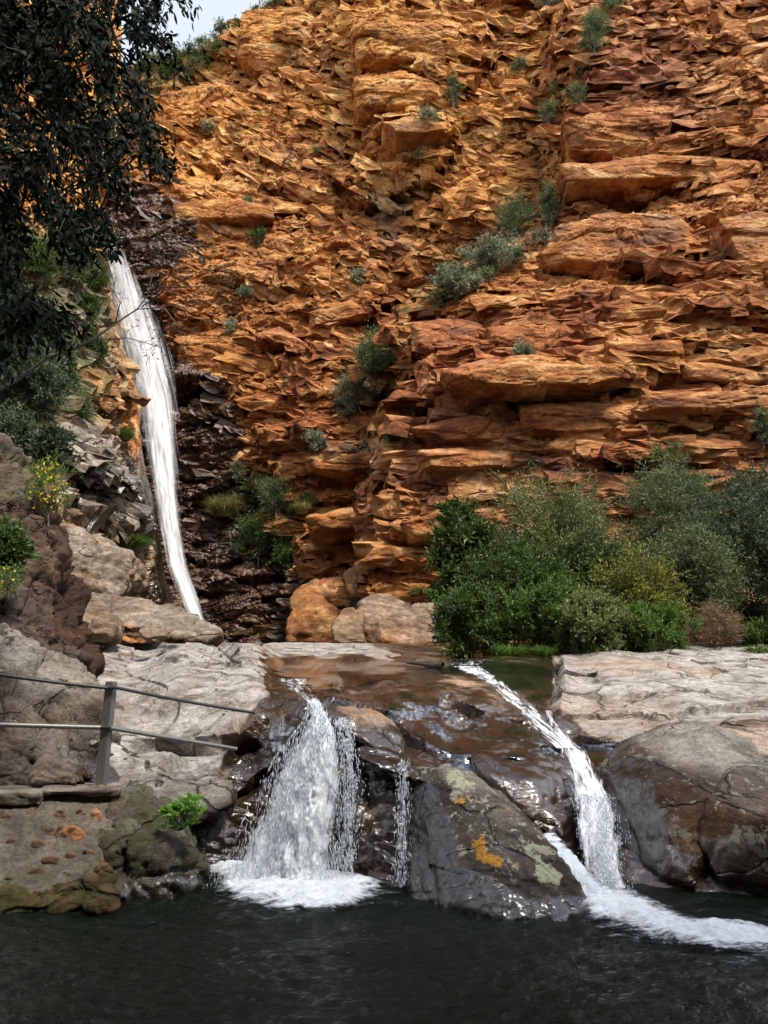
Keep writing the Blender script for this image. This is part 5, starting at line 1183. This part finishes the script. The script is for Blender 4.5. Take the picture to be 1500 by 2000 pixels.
# ================================================================== PLANTS
L_green=leaf_mat('leaf_green',(.025,.05,.012),(.075,.12,.028),.45,.25)
L_bright=leaf_mat('leaf_bright_green',(0.040,0.085,0.016),(0.120,0.190,0.045),.5,.3)
L_grey=leaf_mat('leaf_grey_green',(0.051,0.070,0.032),(0.145,0.174,0.080),.6,.2)
L_silver=leaf_mat('leaf_silver',(.08,.10,.06),(.28,.30,.22),.7,.15)
L_olive=leaf_mat('leaf_olive',(0.075,0.090,0.038),(0.180,0.195,0.075),.55,.2)
L_blue=leaf_mat('leaf_blue_green',(0.030,0.048,0.027),(0.090,0.120,0.068),.5,.2)
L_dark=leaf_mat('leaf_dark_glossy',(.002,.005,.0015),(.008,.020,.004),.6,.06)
L_yel=leaf_mat('leaf_yellow_green',(.09,.11,.02),(.22,.22,.05),.5,.3,(.32,.26,.06))
L_dry=leaf_mat('dry_twigs',(.14,.09,.05),(.26,.18,.11),.8,.1)
L_straw=leaf_mat('straw_grass',(.14,.13,.05),(.30,.27,.13),.7,.2)
m_flower=plain('yellow_petal',(.75,.55,.02),.6)
def box_base(x,y0,y1,Y,x0,x1):
    a=P(x,y1,Y); h=(y1-y0)/F*Y*1.03; w=(x1-x0)/F*Y*1.02
    return a,w,h
RB=[ # name,label,x0,x1,y0,y1,Y,mat,n,leaf,clumps,kw
 ('tree','slender tree with glossy dark green leaves at the left end of the thicket',842,968,955,1278,17.5,L_green,9000,(.15,.055),60,dict(up=.1,open_=.42,part='crown')),
 ('tree','rounded grey green fine leaved tree in the middle of the thicket',940,1205,948,1275,19,L_olive,42000,(.11,.028),110,dict(up=.2,open_=.34,part='crown')),
 ('tree','tall dark feathery tree rising right of the middle of the thicket',1205,1450,908,1230,21,L_grey,48000,(.12,.022),110,dict(up=.3,open_=.34,part='crown')),
 ('tree','dark blue green tree at the right edge of the thicket',1330,1640,925,1270,18.5,L_blue,48000,(.11,.026),120,dict(up=.2,open_=.34,part='crown')),
 ('tree','thin wispy tree standing behind the rounded grey green tree',1085,1185,925,1130,24,L_grey,7000,(.13,.028),40,dict(up=.3,open_=.34,part='crown')),
 ('shrub','yellow green open shrub with a thin dark stem in front of the dark feathery tree',1150,1345,1095,1282,16,L_yel,9000,(.085,.034),60,dict(up=.3,open_=.38)),
 ('shrub','bright green leafy shrub below the rounded grey green tree',985,1180,1150,1284,15.8,L_bright,15000,(.10,.034),60,dict(up=.4,open_=.45)),
 ('shrub','dark leafy shrub at the foot of the slender glossy tree',850,1000,1165,1286,16,L_green,12000,(.12,.038),50,dict(up=.3,open_=.45)),
 ('shrub','mid green willowy shrub below the yellow green shrub',1170,1370,1190,1282,15.4,L_bright,11000,(.11,.026),50,dict(up=.5,open_=.45)),
 ('shrub','tangle of dry brown twigs beside the willowy shrub',1335,1450,1195,1278,15.6,L_dry,6000,(.16,.008),40,dict(up=.2,open_=.5)),
 ('shrub','low dark green shrub behind the right hand pale slab at the frame edge',1425,1600,1225,1282,15.5,L_green,7000,(.09,.034),40,dict(up=.4,open_=.5)),
 ('shrub','dark rounded shrub filling the middle of the thicket under the two big trees',1060,1260,1080,1240,18,L_green,16000,(.11,.034),60,dict(up=.3,open_=.4)),
 ('shrub','dark green leafy shrub filling the gap behind the bright green leafy shrub',900,1120,1060,1260,17,L_green,16000,(.10,.034),60,dict(up=.3,open_=.42)),
 ('shrub','grey green shrub between the yellow green shrub and the dark blue green tree',1260,1460,1040,1240,17,L_grey,22000,(.10,.026),70,dict(up=.3,open_=.4)),
 ('shrub','pale green leafy shrub in the front row under the middle tree',1080,1230,1170,1284,15.2,L_olive,12000,(.085,.03),50,dict(up=.5,open_=.42)),
 ('shrub','small grey shrub on a ledge above the slender glossy tree',990,1050,880,950,29.5,L_grey,2500,(.16,.04),20,dict(up=.4,open_=.5)),
 ('shrub','thin green shrub at the cliff foot above the dark feathery tree',1275,1345,865,935,28,L_olive,2200,(.16,.04),20,dict(up=.4,open_=.45)),
]
for k,(nm,lb,x0,x1,y0,y1,Y,mt,n,lf,cm,kw) in enumerate(RB):
    b,w,h=box_base((x0+x1)/2,y0,y1,Y,x0,x1)
    shrub(nm,lb,nm,b,w,h,mt,n,lf,np.random.RandomState(500+k),cm,depth=w*.7,group='trees of the thicket' if nm=='tree' else 'shrubs of the thicket',**kw)
# plants growing on the cliff: x centre, y base, width px, height px, kind
CPL=[(1010,470,95,95,'g','large grey green bush in the gully above the silvery bushes'),(965,530,110,60,'s','broad silvery bush on the slanting ledge below the large gully bush'),(890,575,90,50,'s','lower silvery bush on the slanting ledge'),
 (870,545,40,26,'b','small bright green bush beside the lower silvery bush'),(1075,440,34,90,'g','narrow grey bush climbing the gully crack'),(835,246,58,34,'s','silvery bush on top of the jutting ledge near the centre top'),
 (885,200,26,60,'g','narrow bush below the top centre cave'),(1160,90,50,80,'g','wispy grey bush near the top right of the centre'),(1070,22,40,40,'s','silvery bush touching the top edge of the picture'),
 (1018,138,32,26,'g','small round bush under the top edge bush'),(1070,245,28,60,'g','tall narrow bush left of the gully edge'),(1128,198,34,40,'g','bush right of the gully edge'),
 (725,740,80,90,'g','grey green bush on the slanting shelf left of the buttress'),(745,730,60,40,'b','bright green bush on the slanting shelf left of the buttress'),(695,790,70,50,'s','silvery bush at the lower end of the slanting shelf'),
 (768,870,48,70,'g','dark bush hanging in the corner left of the buttress'),(755,905,34,40,'g','drooping bush below the dark corner bush'),(615,880,40,36,'s','pale bush above the deep recess'),
 (1020,705,36,34,'s','small silvery bush on the big projecting ledge'),(486,404,30,20,'g','small round bush left of the centre'),(505,474,36,28,'b','green bush below the small round bush'),(700,550,34,24,'s','pale bush right of the centre wall'),
 (452,650,20,30,'s','thin pale bush on the centre wall beside the bare branch'),(408,258,30,24,'s','pale bush high on the left of the centre wall'),(1195,20,40,40,'g','green bush at the top edge right of the centre'),
 (505,1085,110,80,'b','large bright green bush beside the wet black wall'),(545,1010,70,70,'g','grey bush above the large bright green bush'),(555,1105,34,40,'b','small green bush at the lower right of the large bright green bush'),
 (440,1010,70,46,'t','straw coloured grass hanging on the black wall'),(520,975,50,50,'t','dry grass tuft above the large bright green bush'),(463,935,20,36,'g','small bush on the wet black wall'),
 (245,1075,80,34,'m','green grassy clump left of the tall waterfall'),(255,1160,52,40,'b','bright green fern clump above the pale ridge of rock'),(190,1062,24,18,'y','yellow flowering tuft left of the green grassy clump'),
 (120,560,110,110,'g','grey green bush on the left gorge side below the dark tree'),(170,560,60,70,'b','green bush beside the top of the tall waterfall'),(60,560,80,90,'b','green bush at the far left under the dark tree'),
 (185,700,40,44,'b','green bush on the pale rock left of the waterfall'),(150,830,70,60,'g','grey bush hanging on the left gorge side'),(190,920,30,30,'m','grass clump on the left rock above the overhang'),(245,860,30,26,'m','green moss clump close to the waterfall'),
 (645,1035,24,30,'g','tiny bush on the red beds at the cliff foot'),(825,1172,70,30,'t','grass clump between two boulders at the cliff foot'),(700,1195,26,36,'g','small plant on the grey wedge of rock'),(590,1005,40,30,'t','dry tuft beside the recess in the red beds'),
 (735,935,24,30,'g','wispy bush below the drooping bush'),(1310,800,30,20,'s','small pale plant on the right wall'),(815,310,22,16,'g','tiny bush at the centre of the wall'),(480,585,30,24,'s','pale bush left of the centre wall ledge'),
 (1490,860,30,60,'g','bush at the right edge of the picture'),(620,300,20,14,'g','tiny bush high in the centre wall'),(560,760,18,14,'g','tiny bush on the golden rock face')]
KM={'g':L_grey,'s':L_silver,'b':L_green,'t':L_straw,'m':L_bright,'y':L_yel}
for k,(x,y,w,h,kd,lb) in enumerate(CPL):
    Y=surfY(x,y-4)-.1
    w*=1.15; b=P(x,y,Y); ww=w/F*Y; hh=h/F*Y
    r_=np.random.RandomState(900+k)
    if kd in 'tm':
        tuft('grass_tuft',lb,b,ww,hh*1.1,KM[kd],int(500+w*14),r_,.7,'grass clumps on the rock',bw=.018)
    else:
        n=int(np.clip(w*h*.9,260,7000))
        lf={'g':(.17,.032),'s':(.13,.05),'b':(.15,.05),'y':(.1,.06)}[kd]
        shrub('bush',lb,'bush',(b[0],b[1]-.05,b[2]-.12*hh),ww,hh*1.15,KM[kd],n,lf,r_,max(8,int(math.sqrt(w*h)/2.2)),depth=min(ww*.7,1.6),group='bushes on the cliff',up=.5,open_=.62)
r_=np.random.RandomState(2024)
for (pts,num,kinds,lb) in (([(1070,470),(1030,500),(960,545),(900,580),(850,600)],15,'ssgsg','small scrub bush in the band along the slanting ledge under the large gully bush'),
    ([(780,690),(745,720),(710,760),(680,800),(660,820)],9,'gbsgg','small scrub bush in the band down the slanting shelf left of the buttress'),
    ([(800,820),(780,860),(750,900)],5,'ggs','small scrub bush in the dark corner left of the buttress'),
    ([(1180,30),(1150,80),(1130,150),(1080,230)],6,'ggs','small scrub bush along the upper gully'),
    ([(460,1000),(520,960),(590,990),(560,1060)],8,'gtbg','small plant around the large bright green bush beside the wet wall'),
    ([(250,150),(330,160),(400,130),(430,100)],9,'bgg','low bush on the green slope below the skyline'),
    ([(60,470),(130,520),(190,560),(180,640),(110,700),(60,740)],16,'gbmg','small bush on the green part of the left gorge side')):
    pa=np.array(pts,float); L_=np.linspace(0,1,len(pa))
    for q in range(num):
        t_=(q+r_.rand())/num; x=np.interp(t_,L_,pa[:,0])+r_.normal()*9; y=np.interp(t_,L_,pa[:,1])+r_.normal()*9
        w=r_.uniform(22,52); h=w*r_.uniform(.5,.95); kd=kinds[r_.randint(len(kinds))].replace('m','b').replace('t','g'); Y=surfY(x,y-4)-.05; b=P(x,y,Y)
        if kd=='t' or kd=='m': tuft('grass_tuft',lb,b,w/F*Y,h/F*Y,KM[kd],300,r_,.7,lb,bw=.018)
        else: shrub('bush',lb,'bush',(b[0],b[1]-.05,b[2]-.1*h/F*Y),w/F*Y,h/F*Y*1.15,KM[kd],int(w*h*.8),{'g':(.16,.03),'s':(.13,.05),'b':(.14,.05)}[kd],r_,max(6,int(w/4)),depth=min(w/F*Y*.7,1.2),group=lb,up=.5,open_=.6,trunk=False)
# bushes along the skyline
for k,(x,y,w,h) in enumerate([(285,135,40,34),(310,130,44,30),(345,125,50,34),(375,120,44,34),(400,105,40,40),(432,72,46,32),(462,55,36,20),(505,28,40,22),(545,12,50,24),(330,150,60,30),(385,150,50,40),(300,165,50,20)]):
    Y=surfY(x,y+14)+.4
    b=P(x,y+8,Y); shrub('bush','green bush %s on the skyline %s'%(['with a blue tint','with a loose crown','with an upright crown','with a flat crown'][k%4],['at its left end','left of its middle','just before the rock rises','where the rock starts to climb','on the steep rise','under the top edge of the picture'][min(5,k//2)]),'bush',b,w/F*Y,h/F*Y*1.2,[L_green,L_olive,L_grey][k%3],int(w*h*1.2),(.17,.06),np.random.RandomState(1500+k),16,depth=1.6,group='bushes on the skyline',up=.4,open_=.6)
# left middle distance shrubs
for k,(x,y,w,h,Y,mt,lb) in enumerate([(40,840,170,190,13.5,L_blue,'dark shrub with small leaves at the left edge above the rusty rock'),(95,770,110,140,15,L_grey,'grey green shrub behind the dark left edge shrub'),(20,700,130,150,14.5,L_green,'shrub under the dark overhanging tree at the left edge'),
   (10,1130,80,110,9.0,L_green,'small leafy shrub hanging over the rusty rock at the left edge'),(80,690,120,90,17,L_olive,'olive shrub below the pale rock on the left gorge side'),(95,915,80,90,12,L_blue,'drooping dark shrub above the yellow flowers'),(15,920,120,130,12.5,L_blue,'dense dark shrub directly above the rusty rock')]):
    b=P(x,y,Y); shrub('shrub',lb,'shrub',b,w/F*Y,h/F*Y,mt,int(w*h*.42),(.085,.032) if Y<14 else (.11,.035),np.random.RandomState(1700+k),46,group='shrubs on the left bank',up=.2,open_=.42)
def flowers(c,L_,Wd,root,r):
    D=rand_dirs(6,r); D[:,2]=np.abs(D[:,2]); me=leaves('flower',np.zeros((6,3)),D,L_*.6,Wd*.6,m_flower,root,r)
    me.location=c[0]
    for q in c[1:]:
        o=me.copy(); o.location=q; o.rotation_euler=(r.rand()*6,r.rand()*6,r.rand()*6); link(o,root)
b=P(95,1010,10.4); fl=shrub('flowering_shrub','yellow flowering shrub hanging beside the rusty rock','shrub',b,100/F*10.4,130/F*10.4,L_bright,1500,(.05,.016),np.random.RandomState(1800),30,up=.2,open_=.42)
r_=np.random.RandomState(1801); c=rand_dirs(85,r_)*r_.rand(85,1)**.5*np.array([.28,.2,.42])+np.array([0,-.1,.42]); flowers(c,.05,.035,fl,r_)
b=P(15,1160,8.3); fl=shrub('flowering_shrub','small yellow flowered sprig at the left edge over the rusty rock','shrub',b,60/F*8.3,60/F*8.3,L_bright,400,(.05,.016),np.random.RandomState(1802),14,up=.2,open_=.5)
c=rand_dirs(16,r_)*.13+np.array([0,-.05,.15]); flowers(c,.04,.03,fl,r_)
# leafy rosette plant beside the left fall
def rosette():
    root=empty('leafy_plant',P(350,1622,6.25),'bright green plant with broad leaves beside the small left fall','plant'); r=np.random.RandomState(61)
    Cs=[];Ds=[];paths=[]
    for k in range(26):
        x=r.uniform(318,392); y=r.uniform(1562,1618); e=np.array(P(x,y,6.2-r.rand()*.15))-np.array(root.location)
        paths.append((wig((0,0,0),e,5,.3,r),np.linspace(.004,.002,5)))
        m=9; dd=rand_dirs(m,r); dd[:,2]=np.abs(dd[:,2])*.6+.2; dd[:,1]-=.35; dd/=np.linalg.norm(dd,axis=1,keepdims=True)
        Cs.append(np.repeat(e[None],m,0)); Ds.append(dd)
    leaves('foliage',np.concatenate(Cs),np.concatenate(Ds),.085,.028,L_ros,root,r,fold=.12,quad6=True)
    tubes('stem',paths,m_bark,root,4)
L_ros=leaf_mat('leaf_fresh_green',(.10,.22,.04),(.22,.38,.09),.4,.3)
rosette()
tuft('grass_tuft','small green water weed tuft at the foot of the masonry wall',W(80,1765,.02),.14,.12,L_green,60,None,.6,None,bw=.005)
for k,(x,y,w,h) in enumerate([(1000,1284,80,20),(1060,1284,60,18),(1150,1278,40,18),(1480,1282,60,18),(1170,1284,50,18)]):
    tuft('grass_tuft','bright grass tuft %s along the back edge of the rock shelf'%['at the left end','second from the left','in the middle','at the right end','just right of the middle'][k],P(x,y,15.),w/F*15,h/F*15*1.5,L_bright,500,np.random.RandomState(40+k),.6,'grass tufts behind the rock shelf',bw=.008)
# ---- overhanging dark tree (near, upper left)
def near_tree():
    base=np.array(P(-260,900,5.2)); base[2]=.6
    root=empty('overhanging_tree',tuple(base),'dark leafy tree hanging over the upper left corner','tree'); r=np.random.RandomState(77)
    regs=[([(-150,-150),(345,-150),(338,0),(340,40),(300,60),(318,85),(290,110),(250,80),(235,20),(150,60),(60,130),(-150,200)],95),
          ([(-150,-50),(130,-20),(215,90),(262,150),(285,215),(308,300),(300,345),(240,330),(215,350),(120,370),(40,370),(-150,420)],165),
          ([(-150,380),(70,380),(45,460),(50,560),(80,600),(50,660),(20,700),(-150,720)],80),
          ([(160,390),(200,395),(215,460),(222,510),(208,515),(185,480),(168,440)],9),([(90,390),(150,400),(150,470),(110,440)],8),
          ([(20,560),(90,580),(120,620),(70,640)],10),([(240,170),(275,150),(282,240),(250,230)],8)]
    C=[];D=[];paths=[];ends=[]
    hub=np.array(P(-230,180,5.2))
    for poly,m in regs:
        pa=np.array(poly,float); k=0
        while k<m:
            x=r.uniform(pa[:,0].min(),pa[:,0].max()); y=r.uniform(pa[:,1].min(),pa[:,1].max())
            if polymask(np.array([x]),np.array([y]),poly,1)[0]<.5: continue
            k+=1; e=np.array(P(x,y,r.uniform(3.9,6.2)*1.0)); ends.append(e)
    ends=np.array(ends)
    for e in ends:
        m=r.randint(46,80); t=r.rand(m)[:,None]
        ax=np.array([r.normal()*.5+.2,r.normal()*.5,-.6]); ax/=np.linalg.norm(ax); L=.24
        c=e+ax*t*L+r.normal(size=(m,3))*.045
        d=ax*.55+rand_dirs(m,r)*.75+np.array([0,0,-.35]); d/=np.linalg.norm(d,axis=1,keepdims=True)
        C.append(c); D.append(d)
        paths.append((np.array([e-ax*.12,e,e+ax*L]),np.array([.004,.0035,.002])))
    C=np.concatenate(C)-base; D=np.concatenate(D)
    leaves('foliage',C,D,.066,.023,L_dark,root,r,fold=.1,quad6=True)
    # limbs from the hub outward, twigs join the nearest limb point
    limbs=[]
    for q in ((300,20,5.0),(250,260,5.0),(180,430,4.8),(40,600,5.0),(120,120,4.6),(60,300,5.6),(240,330,5.4),(-40,450,4.6)):
        e=np.array(P(*q)); pth=wig(hub,e,14,.25,r); limbs.append(pth); paths.append((pth,np.linspace(.045,.008,14)))
    allp=np.concatenate(limbs)
    for e in ends[::2]:
        j=np.argmin(np.linalg.norm(allp-e,axis=1)); paths.append((wig(allp[j],e,5,.25,r),np.linspace(.009,.003,5)))
    tubes('branch',[(p-base,rd) for p,rd in paths],m_barkd,root,5)
    tubes('trunk',[(wig((0,0,-.8),hub-base,10,.12,r),np.linspace(.2,.09,10))],m_barkd,root,10)
m_barkd=plain('dark_bark',(.07,.06,.05),.9,0,.5,20)
near_tree()
def bare_branch():
    base=np.array(P(-150,820,6.0)); root=empty('bare_branch',tuple(base),'bare thin branch with few leaves arching in front of the tall waterfall','branch'); r=np.random.RandomState(88)
    main=[(-150,820),(-40,780),(30,745),(90,700),(140,683),(180,665),(225,632),(268,604),(290,575),(300,520)]
    Yd=6.0; pts=np.array([P(x,y,Yd+.0015*(x+150)) for x,y in main]); paths=[(pts-base,np.linspace(.02,.004,len(pts)))]
    subs=[[(268,604),(320,600),(380,585),(430,590)],[(276,600),(330,560),(380,535),(440,515)],[(225,632),(235,590),(215,560)],[(290,575),(330,540),(350,490),(345,450)],[(300,520),(290,480),(300,450)],
          [(140,683),(170,620),(210,580)],[(180,665),(250,660),(320,680)],[(300,520),(350,500),(420,480)],[(90,700),(100,650),(130,600)],[(30,745),(60,700),(60,650)],[(330,560),(400,560),(450,540)],[(320,600),(350,640),(390,650)]]
    tips=[]
    for s in subs:
        p=np.array([P(x,y,Yd+.25+.0005*x+r.uniform(-.1,.1)) for x,y in s]); p[0]=np.array(P(s[0][0],s[0][1],Yd+.0015*(s[0][0]+150)))
        paths.append((p-base,np.linspace(.006,.0025,len(p)))); tips.append(p)
        for q in range(9):
            a=p[r.randint(1,len(p))]+(p[-1]-p[-2])*r.uniform(-.6,0); e=a+rand_dirs(1,r)[0]*np.array([1,.4,1])*.22*r.uniform(.4,1)
            paths.append((wig(a,e,5,.4,r)-base,np.linspace(.0028,.0014,5))); tips.append(np.array([a,e]))
    tubes('twig',paths,m_barkd,root,5)
    C=[];
    for p in tips:
        if p[-1][0]>P(230,500,6)[0]:
            m=r.randint(2,7); C.append(p[-1]+r.normal(size=(m,3))*.035)
    C=np.concatenate(C)-base; D=rand_dirs(len(C),r)+np.array([0,0,.3]); D/=np.linalg.norm(D,axis=1,keepdims=True)
    leaves('foliage',C,D,.05,.011,L_blue,root,r)
bare_branch()
# small things: driftwood on the stream
tubes_root=empty('driftwood',P(820,1296,shelfY(820,1298)-.1),'dark wet log stranded in the shallow stream','driftwood')
pb_=np.array(tubes_root.location); pth=np.array([P(795,1293,11.6),P(825,1296,11.4),P(855,1300,11.2),P(876,1299,11.1)]); sh=pth[1]-pb_
tubes('log',[(pth-sh-pb_,np.array([.02,.035,.05,.055]))],plain('wet_wood',(.03,.02,.012),.4,0,.5,15),tubes_root,8)
print('BUILD %.1fs'%(time.time()-T0))
